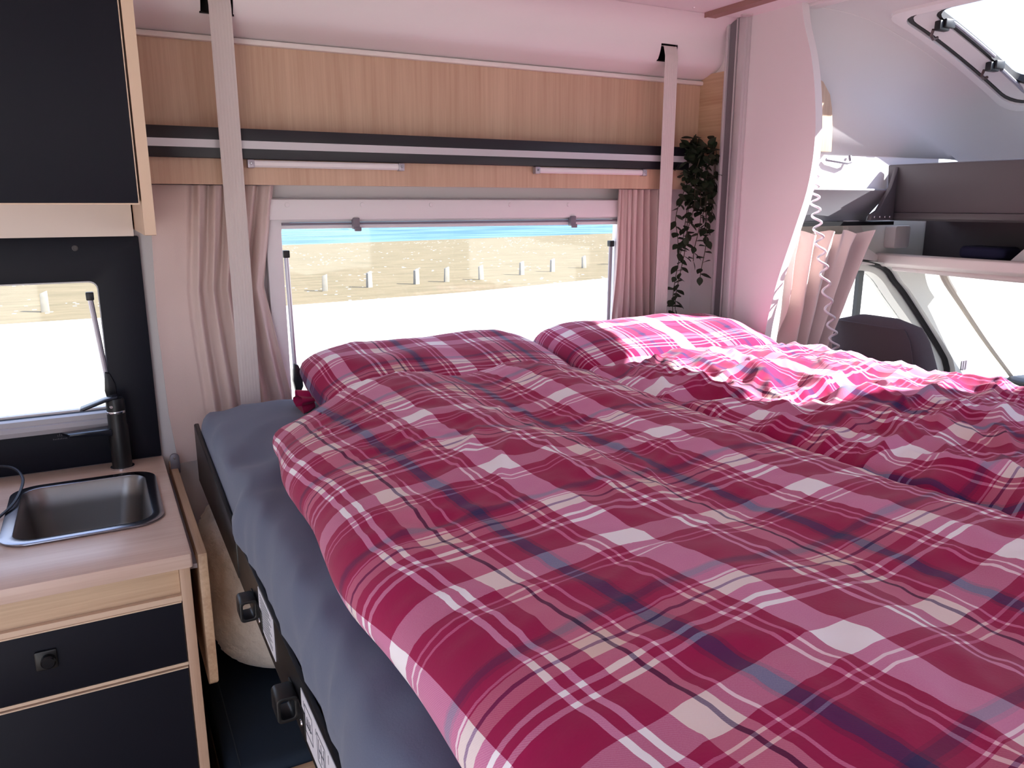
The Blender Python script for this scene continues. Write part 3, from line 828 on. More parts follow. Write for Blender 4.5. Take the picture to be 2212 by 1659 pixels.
d1 = slab('duvet', .188, .8965, -.20, 1.378, .07, -55, (96, 210), 1.072, .041, hill1, plaid, uv_rot=-.09, warp=warp1, seed=3)
tag(d1, 'large crimson tartan duvet spread along the grey mattress edge', 'duvet', 'tartan duvets on the bed')
def hill2(x, y):
    h = .014 * gauss(x, 1.25, .22) + .012 * noise.noise(Vector((x * 5, y * 5, 21)))
    wob = .35 * noise.noise(Vector((x * 3, y * 3, 31)))
    c1 = max(0, crease(x + wob * .1, y, .25, .085, 23, 2.6) - .2)
    c2_ = max(0, crease(x, y + wob * .1, 1.35, .075, 27, 2.6) - .25)
    h += .017 * c1 + .015 * c2_
    h += .006 * max(0, crease(x, y, .8, .035, 41, 4) - .2)
    # deep tuck where the cover is dragged together
    d = math.hypot((x - 1.08) / .10, (y - .98) / .07)
    h -= .022 * math.exp(-d * d)
    a = math.atan2(y - .98, x - 1.08)
    h += .008 * math.sin(7 * a) * math.exp(-((d - 1.8) / 1.4) ** 2)
    return h
def warp2(x, y):
    x += .012 * noise.noise(Vector((y * 4, 3, 7))) if x > 1.4 or x < 1.0 else 0
    if y > 1.2: y += .02 * math.sin((x - .8) * 7) * (y - 1.2) / .2
    return x, y
d2 = slab('duvet', .8905, 1.568, -.20, 1.385, .06, -50, (130, 260), 1.063, .033, hill2, plaid2, uv_rot=-.10, warp=warp2, uvw=.02, seed=5)
tag(d2, 'rumpled red tartan duvet on the sunlit side toward the cab', 'duvet', 'tartan duvets on the bed')

# ---------------------------------------------------------------- seat and fleece under the bed
bs = thing('bench_seat', (.5, 1.55, 0), 'dark bench seat cushion below the raised bed', 'seat')
c_ = MB(); c_.box(.1150, .80, 1.288, 1.845, .315, .452); cu = c_.build('cushion', seat_m, bs, bevel=.02, seg=3)
for x_ in (.137, .262):
    s_ = MB(); s_.tube([(x_, 1.312 + k * .05, .4525) for k in range(11)], .0012, 6); s_.build('seam', mat('seam_thread', (52, 62, 72), .8), cu)
c_ = MB(); c_.box(.1150, .80, 1.285, 1.84, 0.0, .3145); c_.box(.1150, .80, 1.258, 1.2845, 0.0, .436); c_.build('seat_base', woodX, bs, smooth=False)
fm = MB()
def fleece(u, v):
    a = u * 2 * math.pi; b = (v - .5) * math.pi
    ca, sa = math.cos(a), math.sin(a)
    cb_ = max(1e-4, math.cos(b)) ** .6; sb = math.copysign(abs(math.sin(b)) ** .8, math.sin(b))
    x = .335 + .215 * math.copysign(abs(ca) ** .7, ca) * cb_
    y = 1.64 + .185 * math.copysign(abs(sa) ** .7, sa) * cb_ - .02 * sb
    z = .668 + .198 * sb + .04 * ca * cb_ * 0
    q = Vector((x * 7, y * 7, z * 7))
    n0 = .012 * noise.noise(q) + .006 * noise.noise(q * 4) + .005 * noise.noise(q * 12) + .003 * noise.noise(q * 26)
    x += n0 * ca; y += n0 * sa
    # drooping corner resting on the seat
    if z < .6: y -= .06 * (x - .12) / .4 * (.6 - z) / .13
    y = min(y, 1.846); x = max(x, .1165)
    return (x, y, max(z + n0 * .6, .4545))
fm.grid(fleece, 150, 90)
tag(fm.build('fleece_cushion', fleece_m, ang=180, recalc=False, weld=True), 'fluffy cream fleece cushion stuffed on the bench under the bed', 'cushion')

# ================================================================= IVY
ivy = thing('hanging_ivy', (1.515, 1.775, 1.575), 'dark trailing ivy hanging from the rail end beside the partition', 'plant')
pt = MB(); pt.lathe([(.026, 0), (.032, .034), (.033, .037), (.029, .037), (.025, .01)], (1.545, 1.800, 1.5745), 2, 20); pt.build('pot', mat('dark_pot', (30, 30, 30), .6), ivy)
lm = bpy.data.meshes.new('leaf')
lv_ = []; lf = []
prof_l = [(0, 0), (.12, .22), (.32, .42), (.52, .44), (.72, .32), (.88, .15), (1, 0)]
for t_, w_ in prof_l:
    lv_ += [(t_, -w_, .10 * w_ - .12 * t_ * t_), (t_, 0, -.12 * t_ * t_), (t_, w_, .10 * w_ - .12 * t_ * t_)]
for k in range(len(prof_l) - 1):
    for q in (0, 1):
        lf.append((3 * k + q, 3 * k + 3 + q, 3 * k + 4 + q, 3 * k + 1 + q))
# thin two-sided blade
nb = len(lv_)
lv_ += [(a, b, c - .02) for a, b, c in lv_[:nb]]
lf += [tuple(nb + i for i in q[::-1]) for q in lf[:]]
lm.from_pydata(lv_, [], lf); lm.materials.append(leaf_m); lm.shade_smooth()
rnd = random.Random(12)
org = ORG[ivy.name]
def add_leaf(p, d, size, roll):
    o = bpy.data.objects.new('leaf', lm); COL.objects.link(o); o.parent = ivy
    q = Vector(d).to_track_quat('X', 'Z')
    o.matrix_local = Matrix.Translation(Vector(p) - org) @ q.to_matrix().to_4x4() @ Matrix.Rotation(roll, 4, 'X') @ Matrix.Diagonal((size, size * .8, size, 1))
stems = [  # x end, y end, z end, lateral wiggle
    (1.462, 1.752, 1.14, .010), (1.470, 1.745, 1.155, .014), (1.545, 1.735, 1.245, .010), (1.520, 1.738, 1.29, .012),
    (1.455, 1.755, 1.33, .01), (1.49, 1.735, 1.36, .012), (1.56, 1.745, 1.36, .010), (1.575, 1.742, 1.42, .006), (1.53, 1.728, 1.42, .01), (1.585, 1.738, 1.49, .004)]
nleaf = 0
for k, (xe, ye, ze, wg) in enumerate(stems):
    ph = rnd.uniform(0, 6)
    x0, y0 = 1.545 + rnd.uniform(-.02, .02), 1.772
    pts = []
    for i in range(24):
        t = i / 23
        z = 1.605 + .018 * math.sin(min(t * 6, math.pi)) - (1.605 - ze) * t
        e = 1 - (1 - t) ** 2.2
        x = x0 + (xe - x0) * min(1, e * 1.05) + wg * math.sin(9 * t + ph) * t
        y = y0 + (ye - y0) * min(1, t * 5)
        pts.append((min(x, 1.572 if y > 1.73 else 1.585), y, z))
    s_ = MB(); s_.tube(pts, .0012, 5); s_.build('stem', stem_m, ivy)
    L = 1.62 - ze
    n = int(L / .0185)
    for i in range(n):
        t = .12 + .88 * (i + .5) / n; kk = t * 23; a = int(min(kk, 22)); f_ = kk - a
        P = Vector(pts[a]).lerp(Vector(pts[a + 1]), f_)
        side = 1 if i % 2 else -1
        d = Vector((side * rnd.uniform(.5, 1.1), rnd.uniform(-.8, .1), rnd.uniform(-.9, .25)))
        if P.x > 1.55 and d.x > 0: d.x *= .25
        if P.x < 1.452 and d.x < 0: d.x *= .5
        add_leaf(P, d, rnd.uniform(.023, .034), rnd.uniform(-.6, .6)); nleaf += 1
    add_leaf(pts[-1], (rnd.uniform(-.4, .4), -.2, -1), .026, 0)
# bushy crown over the pot
for k in range(125):
    a = rnd.uniform(0, 6.28); rr = rnd.uniform(.0, 1) ** .6
    P = (min(1.518 + .066 * rr * math.cos(a), 1.568), 1.752 + .022 * rr * math.sin(a), 1.57 + rnd.uniform(-.12, .062))
    d = Vector((rnd.uniform(-1, .8), rnd.uniform(-1, .2), rnd.uniform(-.9, .6)))
    if P[0] > 1.545: d.x = -abs(d.x) * .5 if rnd.random() < .6 else .2
    add_leaf(P, d, rnd.uniform(.025, .036), rnd.uniform(-1, 1))

# ================================================================= CAB
ZR = [(1.624, 1.946), (1.75, 1.942), (1.867, 1.927), (2.0, 1.893), (2.15, 1.843), (2.30, 1.786), (2.44, 1.724), (2.65, 1.60), (2.85, 1.46), (3.1, 1.25)]
ZRs = smooth([(a, b, 0) for a, b in ZR], 90)
ZRp = [(p_.x, p_.y) for p_ in ZRs]
def zr(x): return interp(ZRp, x)
SKX0, SKX1, SKY0, SKY1 = 1.875, 2.432, .17, 1.455
xs = frange(1.626, SKX0, 7) + frange(SKX0, SKX1, 13)[1:] + frange(SKX1, 2.72, 8)[1:]
ys = [SKY1] + [SKY1 + .105 * math.sin(a) for a in frange(0, math.pi / 2, 12)[1:]]
sh = MB()
def side_drop(y, z_low, ztop):
    t = max(0, min(1, (y - SKY1) / .105)); return ztop - (.17) * (1 - math.sqrt(max(0, 1 - t * t)))
rows = []
yl = [-.05, .05, .2, SKY0] + frange(SKY0, SKY1, 9)[1:] + ys[1:]
for y in yl:
    rows.append([(x, y, side_drop(y, 0, zr(x))) for x in xs])
zsl = 1.583
rows.append([(x, 1.5605, min(zsl, side_drop(9, 0, zr(x)))) for x in xs])
nx = len(xs)
for rw in rows: sh.v += rw
for j in range(len(rows) - 1):
    for i in range(nx - 1):
        if yl[j] >= SKY0 - 1e-6 and j + 1 < len(yl) and yl[j + 1] <= SKY1 + 1e-6 and xs[i] >= SKX0 - 1e-6 and xs[i + 1] <= SKX1 + 1e-6: continue
        sh.face((j * nx + i, (j + 1) * nx + i, (j + 1) * nx + i + 1, j * nx + i + 1))
cabroof = struct(sh.build('ceiling', cab_m, ang=60, recalc=False, solid=0), 'smooth moulded cab roof lining sloping to the front')
# solid outer skin so the lining has thickness
sm = cabroof.modifiers.new('thickness', 'SOLIDIFY'); sm.thickness = .012; sm.offset = -1
# fine seam in the lining
sm_ = MB(); sm_.tube([(x, 1.500 - .02 * (x - 1.65), side_drop(1.500 - .02 * (x - 1.65), 0, zr(x)) - .0005) for x in frange(1.66, 2.2, 20)], .0012, 6); sm_.build('seam', mat('lining_seam', (226, 222, 222), .6), cabroof)
# end bulkhead closing the cab roof against the living-area ceiling
lp = MB(); lp.box(1.624, 1.66, -.05, 1.53, 1.924, 1.932); lp.box(1.63, 1.72, 1.2, 1.26, 1.921, 1.9235)
struct(lp.build('trim_5', ceil_m, bevel=.002), 'pale strip where cab roof meets the ceiling')

# skylight frame following the slope
sk3 = sroot('window_3', (2.1, .9, 1.75)); tag(sk3, 'panoramic skylight in the cab roof showing sky')
def slope_ring(name, o4, i4, dz0, dz1, m, k=14, r=.05):
    """band between two rounded loops, laid on the roof curve with heights dz0 (outer) and dz1 (inner)"""
    def loop(a): 
        x0, x1, y0, y1 = a
        base = rrect(x0, x1, y0, y1, r, 5); res = []
        for i, p_ in enumerate(base):
            q = base[(i + 1) % len(base)]
            d = math.dist(p_, q); n = max(1, int(d / .05)) if d > .06 else 1
            res.append((p_, q, n))
        return res
    lo, li = loop(o4), loop(i4)
    po, pi = [], []
    for (a, b, n), (c, d, _) in zip(lo, li):
        for t in range(n):
            f_ = t / n
            po.append((a[0] + (b[0] - a[0]) * f_, a[1] + (b[1] - a[1]) * f_)); pi.append((c[0] + (d[0] - c[0]) * f_, c[1] + (d[1] - c[1]) * f_))
    M = MB(); n = len(po)
    for L_, z_ in ((po, dz0[0]), (pi, dz1[0]), (pi, dz1[1]), (po, dz0[1])):
        M.v += [(x, y, zr(x) + z_) for x, y in L_]
    for kk in range(4):
        k2 = (kk + 1) % 4
        for i in range(n):
            j = (i + 1) % n
            M.face((kk * n + i, kk * n + j, k2 * n + j, k2 * n + i))
    return M.build(name, m, sk3, ang=40)
def grow(a): return (SKX0 - a, SKX1 + a, SKY0 - a, SKY1 + a)
slope_ring('window_frame', grow(.012), grow(-.014), (-.008, .0), (-.010, .03), white_p)
slope_ring('seal', grow(-.015), grow(-.024), (-.004, .03), (-.004, .03), rubber)
slope_ring('inner_frame', grow(-.025), grow(-.062), (-.002, .036), (.012, .036), white_p)
slope_ring('pane_seal', grow(-.062), grow(-.07), (.016, .034), (.016, .034), rubber)
pn = MB(); pn.grid(lambda u, v: (SKX0 + .02 + (SKX1 - SKX0 - .04) * u, SKY0 + .02 + (SKY1 - SKY0 - .04) * v, zr(SKX0 + .02 + (SKX1 - SKX0 - .04) * u) + .037), 16, 2)
pn.build('pane', skyglass, sk3, solid=.003)
for x_ in (2.0, 2.235):
    y_ = SKY1 - .058; z_ = zr(x_) + .004
    l_ = MB(); l_.box(x_ - .022, x_ + .018, y_ - .014, y_ + .004, z_ - .012, z_ + .012); l_.box(x_ - .01, x_ + .028, y_ - .022, y_ - .012, z_ - .006, z_ + .016)
    lo = l_.build('latch', blackp, sk3, bevel=.003)
    l_ = MB(); l_.tube([(x_ - .02, y_ + .006, z_ - .008), (x_ - .012, y_ + .016, z_ - .020), (x_ + .006, y_ + .022, z_ - .026), (x_ + .018, y_ + .018, z_ - .022)], .004, 8); l_.build('latch_hook', mat('latch_brown', (84, 62, 62), .4), lo)
l_ = MB(); l_.tube([(x, SKY1 - .076, zr(x) + .020) for x in frange(2.02, 2.215, 8)], .0045, 8); l_.build('lock_bar', alu, sk3)
l_ = MB(); l_.tube([(x, SKY1 - .070, zr(x) + .010) for x in frange(2.265, 2.39, 8)], .0055, 8); l_.build('stay_rod', alu, sk3)
# cab flank: sunlit strip above, grey ledge below
st_ = MB(); st_.prism([(1.64, 1.60), (1.563, 1.60), (1.561, 1.492), (1.64, 1.492)], 0, 1.626, 2.30); struct(st_.build('wall_cab', mat('flank_white', (232, 228, 230), .6), smooth=False), 'white cab side strip catching the sun')
lg = MB(); lg.prism([(1.64, 1.4915), (1.531, 1.4915), (1.528, 1.487), (1.600, 1.412), (1.602, 1.400), (1.64, 1.400)], 0, 1.626, 2.050)
led = tag(lg.build('side_ledge', mat('ledge_grey', (148, 145, 149), .5), bevel=.002), 'grey plastic ledge along the cab side above its curtain', 'ledge')
lg = MB(); lg.box(1.626, 2.10, 1.545, 1.62, 1.389, 1.3995); lg.build('lower_edge', blackp, led, smooth=False)
hk = MB(); hk.tube([(1.80, 1.553, 1.568), (1.82, 1.548, 1.5655), (1.875, 1.545, 1.560), (1.892, 1.548, 1.563), (1.897, 1.556, 1.580)], .0045, 8); tag(hk.build('coat_hook', grey_p), 'grey plastic hook under the cab roof edge', 'hook')
pw = MB(); pw.prism([(p_[0], p_[1]) for p_ in [(1.627, 1.588), (1.627, 1.79), (1.70, 1.785), (1.755, 1.765), (1.785, 1.735), (1.797, 1.70), (1.806, 1.65), (1.810, 1.588)]], 1, 1.5455, 1.5565)
tag(pw.build('oak_board', woodV, bevel=.001), 'small curved oak panel on the cab side behind the partition', 'board')
# overhead shelf across the cab
sf = thing('cab_shelf', (2.2, .76, 1.40), 'dark plastic storage shelf spanning the cab', 'shelf')
b_ = MB(); b_.prism([(2.052, 1.557), (2.060, 1.50), (2.064, 1.425), (2.40, 1.425), (2.40, 1.440), (2.080, 1.440), (2.078, 1.552), (2.062, 1.560)], 1, -.04, 1.5485); b_.build('front_panel', shelf_m, sf, bevel=.003)
b_ = MB(); b_.prism([(2.060, 1.4248), (2.066, 1.409), (2.085, 1.402), (2.40, 1.402), (2.40, 1.4248)], 1, -.04, 1.5485); b_.build('lip', shelf2_m, sf, bevel=.002)
b_ = MB(); b_.prism([(2.0515, 1.553), (2.0515, 1.404), (1.955, 1.404), (1.960, 1.420), (1.985, 1.432), (2.030, 1.495)], 1, 1.513, 1.5265); bk = b_.build('end_bracket', shelf_m, sf, bevel=.002)
for x_ in (1.972, 1.994, 2.016, 2.037):
    s_ = MB(); s_.lathe([(.0035, 0), (.0025, -.0015)], (x_, 1.513, 1.413), 1, 10); s_.build('screw', screw_m, bk)
# headliner tray under the shelf
ht = MB(); ht.prism([(2.10, 1.300), (2.115, 1.305), (2.125, 1.298), (2.38, 1.285), (2.38, 1.262), (2.12, 1.264), (2.10, 1.275)], 1, -.04, 1.60); 
tray = struct(ht.build('trim_6', mat('tray_white', (222, 212, 208), .55), bevel=.003), 'pale moulded tray over the windscreen')
b_ = MB(); b_.box(2.33, 2.35, -.04, 1.60, 1.285, 1.402); b_.build('tray_back', shelf_m, tray, smooth=False)
b_ = MB(); b_.prism([(2.0, 1.402), (2.03, 1.36), (2.055, 1.318), (2.10, 1.298), (2.10, 1.268), (1.98, 1.275), (1.95, 1.402)], 1, 1.585, 1.63); b_.build('tray_end', MATS['tray_white'], tray, bevel=.003)
b_ = MB(); b_.prism([(p_[0], p_[1]) for p_ in rrect(2.14, 2.21, 1.318, 1.385, .008)], 1, 1.565, 1.603); b_.build('tray_box', mat('box_pale', (206, 200, 198), .5), tray, bevel=.004)
b_ = MB(); b_.tube([(2.13, 1.55, 1.262), (2.14, 1.2, 1.257), (2.14, .4, 1.257), (2.14, -.03, 1.257)], .010, 10); b_.build('blind_roll', MATS['tray_white'], tray)
pc = MB(); pc.prism(rrect(2.19, 2.29, 1.27, 1.40, .02), 2, 1.2985, 1.332); tag(pc.build('pouch', navy_m, bevel=.012, seg=3), 'small navy pouch lying in the tray over the windscreen', 'pouch')
lf2 = MB(); lf2.v += [(2.17, 1.235, 1.300), (2.18, 1.10, 1.300), (2.20, 1.06, 1.39), (2.19, 1.16, 1.39), (2.175, 1.235, 1.300), (2.185, 1.10, 1.300), (2.205, 1.06, 1.39), (2.195, 1.16, 1.39)]
for q in ((0, 1, 2, 3), (7, 6, 5, 4), (0, 4, 5, 1), (1, 5, 6, 2), (2, 6, 7, 3), (3, 7, 4, 0)): lf2.face(q)
tag(lf2.build('folded_paper', mat('pale_card', (208, 203, 203), .7), smooth=False), 'pale card leaning in the tray beside the navy pouch', 'card')

# cab door with window, rubber seal, pillar
DY = 1.60
seal_pts = [(1.70, 1.285), (1.86, 1.293), (1.966, 1.290), (2.06, 1.278), (2.126, 1.257), (2.17, 1.220), (2.224, 1.189 - .01), (2.333, 1.081), (2.449, .972), (2.482, .93), (2.497, .88), (2.50, .70), (2.48, .30)]
seal_s = [(p_.x, p_.y) for p_ in smooth([(a, b, 0) for a, b in seal_pts], 60)]
seal_s = [((a) * DY / 1.58, 1.45 + (b - 1.45) * DY / 1.58) for a, b in seal_s]
gls = [(1.72, 1.245), (1.97, 1.255), (2.06, 1.250), (2.12, 1.222), (2.19, 1.160), (2.329, 1.040), (2.385, .972), (2.40, .91), (2.40, .86)]
gls_s = [(p_.x, p_.y) for p_ in smooth([(a, b, 0) for a, b in gls], 60)]
gls_s = [((a) * DY / 1.58, 1.45 + (b - 1.45) * DY / 1.58) for a, b in gls_s]
door = sroot('door_1', (2.1, DY, .2)); tag(door, 'white cab door with its side window')
M = MB()
def strip_between(A, B, y0, y1, M):
    n = len(A); b = len(M.v)
    for L_, y in ((A, y0), (B, y0), (B, y1), (A, y1)): M.v += [(p_[0], y, p_[1]) for p_ in L_]
    for k in range(4):
        k2 = (k + 1) % 4
        for i in range(n - 1): M.face((b + k * n + i, b + k * n + i + 1, b + k2 * n + i + 1, b + k2 * n + i))
    for e in (0, n - 1): M.face([b + k * n + e for k in range(4)])
strip_between(seal_s, gls_s, DY, DY + .05, M); M.build('door_frame', pillar_m, door, ang=40)
M = MB(); M.prism([(1.66, .20), (2.53, .30), (2.53, .86), (2.43, .862), (1.66, .862)], 1, DY, DY + .05); M.build('door_panel', grey_p, door, smooth=False)
M = MB(); M.tube([(a, DY - .006, b) for a, b in seal_s], .0105, 8); M.build('seal', rubber, door)
M = MB(); M.box(2.066, 2.086, DY + .018, DY + .032, .862, 1.262); M.build('window_divider', mat('divider_dark', (62, 66, 68), .5), door, smooth=False)
M = MB(); M.prism([(1.70, .862)] + [(a, b) for a, b in gls_s] , 1, DY + .034, DY + .038); M.build('pane', glass, door, smooth=False)
# A-pillar
wsL = smooth([(2.290, 1.265, 0), (2.330, 1.19, 0), (2.42, 1.115, 0), (2.53, 1.01, 0), (2.62, .93, 0), (2.66, .87, 0), (2.67, .70, 0), (2.66, .30, 0)], 40)
sealR = [seal_s[int(i * 59 / 39)] for i in range(40)]
# pillar runs between the seal (from its top bend on) and the windscreen edge
st0 = [p_ for p_ in seal_s if p_[0] > 2.05 or p_[1] < 1.0]
A = [st0[int(i * (len(st0) - 1) / 39)] for i in range(40)]
B = [(p_.x, p_.y) for p_ in wsL]
M = MB(); strip_between(A, B, DY - .035, DY + .04, M)
pil = struct(M.build('trim_7', pillar_m, ang=40, bevel=0), 'white windscreen pillar beside the cab door')
hd2 = MB(); hd2.prism([(1.63, 1.275)] + [(a, b + .002) for a, b in seal_s if a < 2.25 and a > 1.70] + [(2.36, 1.262), (2.36, 1.42), (1.63, 1.42)], 1, DY + .004, DY + .06)
struct(hd2.build('trim_8', pillar_m, smooth=False), 'white header above the cab door')
vt = MB()
for k in range(3): vt.box(2.552 + k * .012, 2.559 + k * .012, DY - .0375, DY - .0349, .90, .932)
vt.build('vent_slots', grey_p, pil, smooth=False)
# windscreen
WSX0, WSZ0, WSX1, WSZ1 = 2.34, 1.262, 2.80, .862
w4 = sroot('window_4', (2.6, .76, .86)); tag(w4, 'broad sloping windscreen')
M = MB(); M.v += [(WSX0, -.04, WSZ0), (WSX0, 1.57, WSZ0), (WSX1, 1.57, WSZ1), (WSX1, -.04, WSZ1)]; M.face((0, 1, 2, 3)); M.build('pane', glass, w4, solid=.004, smooth=False)
M = MB(); M.tube(smooth([(2.31, 1.525, 1.272), (2.34, 1.52, 1.22), (2.42, 1.515, 1.145), (2.57, 1.505, 1.01), (2.74, 1.50, .875)], 24), [.013 - .005 * i / 23 for i in range(24)], 8); M.build('blind_rail', beige_p, w4)
M = MB(); M.box(2.32, 2.42, -.04, 1.60, 1.262, 1.2625 + .02); M.build('header', pillar_m, w4, smooth=False)
# dashboard
M = MB(); M.prism([(2.56, .30), (2.56, .70), (2.60, .80), (2.68, .845), (2.75, .855), (2.90, .84), (2.95, .30)], 1, -.04, 1.57); ds = tag(M.build('dashboard', dash_m, bevel=.01), 'black dashboard under the windscreen', 'dashboard')
M = MB(); M.prism([(2.66, .84), (2.66, .875), (2.68, .885), (2.80, .88), (2.80, .84)], 1, 1.08, 1.475); M.build('instrument_hood', blackp, ds, bevel=.006)
# steering wheel
sw = thing('steering_wheel', (2.47, 1.33, .76), 'dark steering wheel rim rising behind the bed', 'steering wheel')
R_ = Matrix.Rotation(math.radians(-32), 4, 'Y'); cW = Vector((2.44, 1.33, .762))
def wv(a, r_, off=0): return cW + R_ @ Vector((off - 0.0, r_ * math.cos(a), r_ * math.sin(a)))
M = MB(); M.tube([wv(2 * math.pi * i / 48, .185) for i in range(48)], .0165, 10, closed=True); M.build('rim', mat('wheel_skin', (52, 60, 68), .35), sw)
M = MB()
for a in (0.1, math.pi - .1, -math.pi / 2): M.tube([wv(a, .05, .01), wv(a, .12, .008), wv(a, .18)], [.02, .014, .011], 8)
M.build('spokes', dash_m, sw)
M = MB(); M.tube([wv(0, 0, -.012), wv(0, 0, .03)], [.062, .07], 24); M.build('hub', dash_m, sw, bevel=.004)
M = MB(); M.tube([wv(0, 0, .03), wv(0, 0, .10)], .03, 16); M.build('column', dash_m, sw)
# driver's seat
cs_ = thing('driver_seat', (1.97, 1.40, .0), 'driver seat back with rounded top between cab curtain and door', 'seat')
def seatfn(front):
    pass
M = MB()
def seat_back(u, v):
    # rounded slab, u around the section, v upwards
    z = .42 + .72 * v
    w = interp([(.42, .245), (.80, .24), (.95, .185), (1.02, .165), (1.09, .142), (1.125, .118), (1.14, .06)], z)
    th = interp([(.42, .075), (.9, .062), (1.04, .055), (1.12, .042), (1.14, .018)], z)
    a = u * 2 * math.pi; c, s = math.cos(a), math.sin(a)
    y = 1.435 + w * math.copysign(abs(c) ** .45, c); x = 1.975 - .10 * (z - .7) + th * math.copysign(abs(s) ** .55, s)
    return (x, y, z)
M.grid(seat_back, 48, 40)
M.face([40 * 49 + i for i in range(48)])
bkk = M.build('backrest', cabseat2_m, cs_, ang=50, weld=True)
M = MB()
def insert(u, v):
    z = .46 + .662 * v
    w = interp([(.46, .20), (.80, .195), (.95, .150), (1.02, .132), (1.07, .116), (1.105, .10)], z)
    th = interp([(.42, .075), (.9, .062), (1.04, .055), (1.09, .042)], z)
    w = interp([(.42, .245), (.80, .24), (.95, .185), (1.02, .165), (1.09, .142), (1.125, .118), (1.14, .06)], z)
    c = abs(2 * u - 1) * .93
    sn = math.sqrt(max(0, 1 - c ** (2 / .45))) ** .55
    return (1.975 - .10 * (z - .7) - th * sn - .012, 1.438 + w * (2 * u - 1) * .93, z)
M.grid(insert, 20, 24); M.build('centre_panel', cabseat_m, cs_, solid=.010)
M = MB(); M.box(1.99, 2.40, 1.21, 1.585, .30, .44); M.build('seat_pad', cabseat_m, cs_, bevel=.03, seg=3)
M = MB(); M.box(2.0, 2.36, 1.22, 1.55, .0, .30); M.build('pedestal', dash_m, cs_, smooth=False)
# cab floor, lower flank, near side
M = MB(); M.box(1.625, 3.0, -.10, 1.70, -.03, 0); struct(M.build('floor', dash_m, smooth=False))
M = MB(); M.box(1.63, 2.7, -.10, -.05, 0, .86); M.box(2.45, 2.7, -.10, -.05, .86, 1.1); M.box(1.63, 1.75, -.10, -.05, .86, 1.27); M.box(1.63, 2.45, -.10, -.05, 1.27, 1.95); struct(M.build('wall_cab_near', grey_p, smooth=False))
M = MB(); M.box(1.625, 1.66, -.485, -.05, 0, 1.97); struct(M.build('wall_step_near', wall_m, smooth=False))
M = MB(); M.box(1.625, 1.66, 1.63, 1.885, 0, 1.95); struct(M.build('wall_step', wall_m, smooth=False))

M = MB(); M.prism([(2.38, 1.283), (2.40, 1.283), (2.74, 1.50), (2.74, 1.56), (2.70, 1.53)], 1, -.10, 1.62); struct(M.build('wall_front', cab_m, smooth=False))
# cab curtain, gathered under the ledge
m = MB()
def fnC(u, v):
    z = .93 + (1.372 - .93) * v
    xl = interp([(.93, 1.650), (1.2, 1.648), (1.372, 1.668)], z); xr = interp([(.93, 1.80), (1.05, 1.83), (1.2, 1.895), (1.30, 1.95), (1.372, 1.985)], z)
    x = xl + (xr - xl) * u
    fo = u * 4.3 + .25 * math.sin(4 * v + 1) + .1 * math.sin(9 * v)
    d = .024 * math.sin(2 * math.pi * fo) + .010 * math.sin(2 * math.pi * fo * 2.3 + 1) * v ** 2 + .008 * math.sin(40 * u) * v ** 8
    return (x, 1.535 - .03 * (1 - v) + d, z + .006 * math.sin(u * 50) * v ** 10)
m.grid(fnC, 170, 60)
tag(m.build('cab_curtain', curt_m, solid=.0015, ang=80), 'pink beige curtain gathered beside the driver seat', 'curtain')
# coiled cord hanging behind the partition edge
cc = MB(); pts = []
axis_p = smooth([(1.668, 1.478, 1.575), (1.672, 1.474, 1.50), (1.682, 1.462, 1.40), (1.708, 1.450, 1.28), (1.742, 1.440, 1.14), (1.768, 1.430, 1.03), (1.79, 1.42, .93)], 420)
for i, c_ in enumerate(axis_p):
    t = i / 419; a = 2 * math.pi * 19 * (t ** .92)
    r_ = .011 if t > .04 else .011 * t / .04
    pts.append((c_.x + r_ * math.cos(a), c_.y + r_ * math.sin(a), c_.z))
cc.tube(pts, .0032, 7)
tag(cc.build('coiled_cord', cord_m), 'pale coiled cord hanging in front of the cab curtain', 'cord')

# ================================================================= OUTSIDE
GZ = -.80
gravel = mat('pale_gravel', (214, 206, 190), .95, spec=.1, var=.18, vscale=.8)
grass = bpy.data.materials.new('dry_grass'); grass.use_nodes = True
n = grass.node_tree; b = n.nodes['Principled BSDF']; b.inputs['Roughness'].default_value = 1; b.inputs['Specular IOR Level'].default_value = .05
t = n.nodes.new('ShaderNodeTexCoord')
mp_ = n.nodes.new('ShaderNodeMapping'); mp_.inputs['Scale'].default_value = (.5, 2.2, 1); n.links.new(t.outputs['Object'], mp_.inputs[0])
x1 = n.nodes.new('ShaderNodeTexNoise'); x1.inputs['Scale'].default_value = 1.2; x1.inputs['Detail'].default_value = 8; x1.inputs['Roughness'].default_value = .7; n.links.new(mp_.outputs[0], x1.inputs[0])
r1 = n.nodes.new('ShaderNodeValToRGB'); r1.color_ramp.elements[0].position = .35; r1.color_ramp.elements[0].color = lin((102, 94, 73)); r1.color_ramp.elements[1].position = .68; r1.color_ramp.elements[1].color = lin((122, 110, 87))
n.links.new(x1.outputs[0], r1.inputs[0])
vo = n.nodes.new('ShaderNodeTexVoronoi'); vo.inputs['Scale'].default_value = 3.2; n.links.new(t.outputs['Object'], vo.inputs[0])
lt_ = n.nodes.new('ShaderNodeMath'); lt_.operation = 'LESS_THAN'; lt_.inputs[1].default_value = .14; n.links.new(vo.outputs['Distance'], lt_.inputs[0])
pn_ = n.nodes.new('ShaderNodeTexNoise'); pn_.inputs['Scale'].default_value = .35; n.links.new(t.outputs['Object'], pn_.inputs[0])
gt = n.nodes.new('ShaderNodeMath'); gt.operation = 'GREATER_THAN'; gt.inputs[1].default_value = .52; n.links.new(pn_.outputs[0], gt.inputs[0])
mu = n.nodes.new('ShaderNodeMath'); mu.operation = 'MULTIPLY'; n.links.new(lt_.outputs[0], mu.inputs[0]); n.links.new(gt.outputs[0], mu.inputs[1])
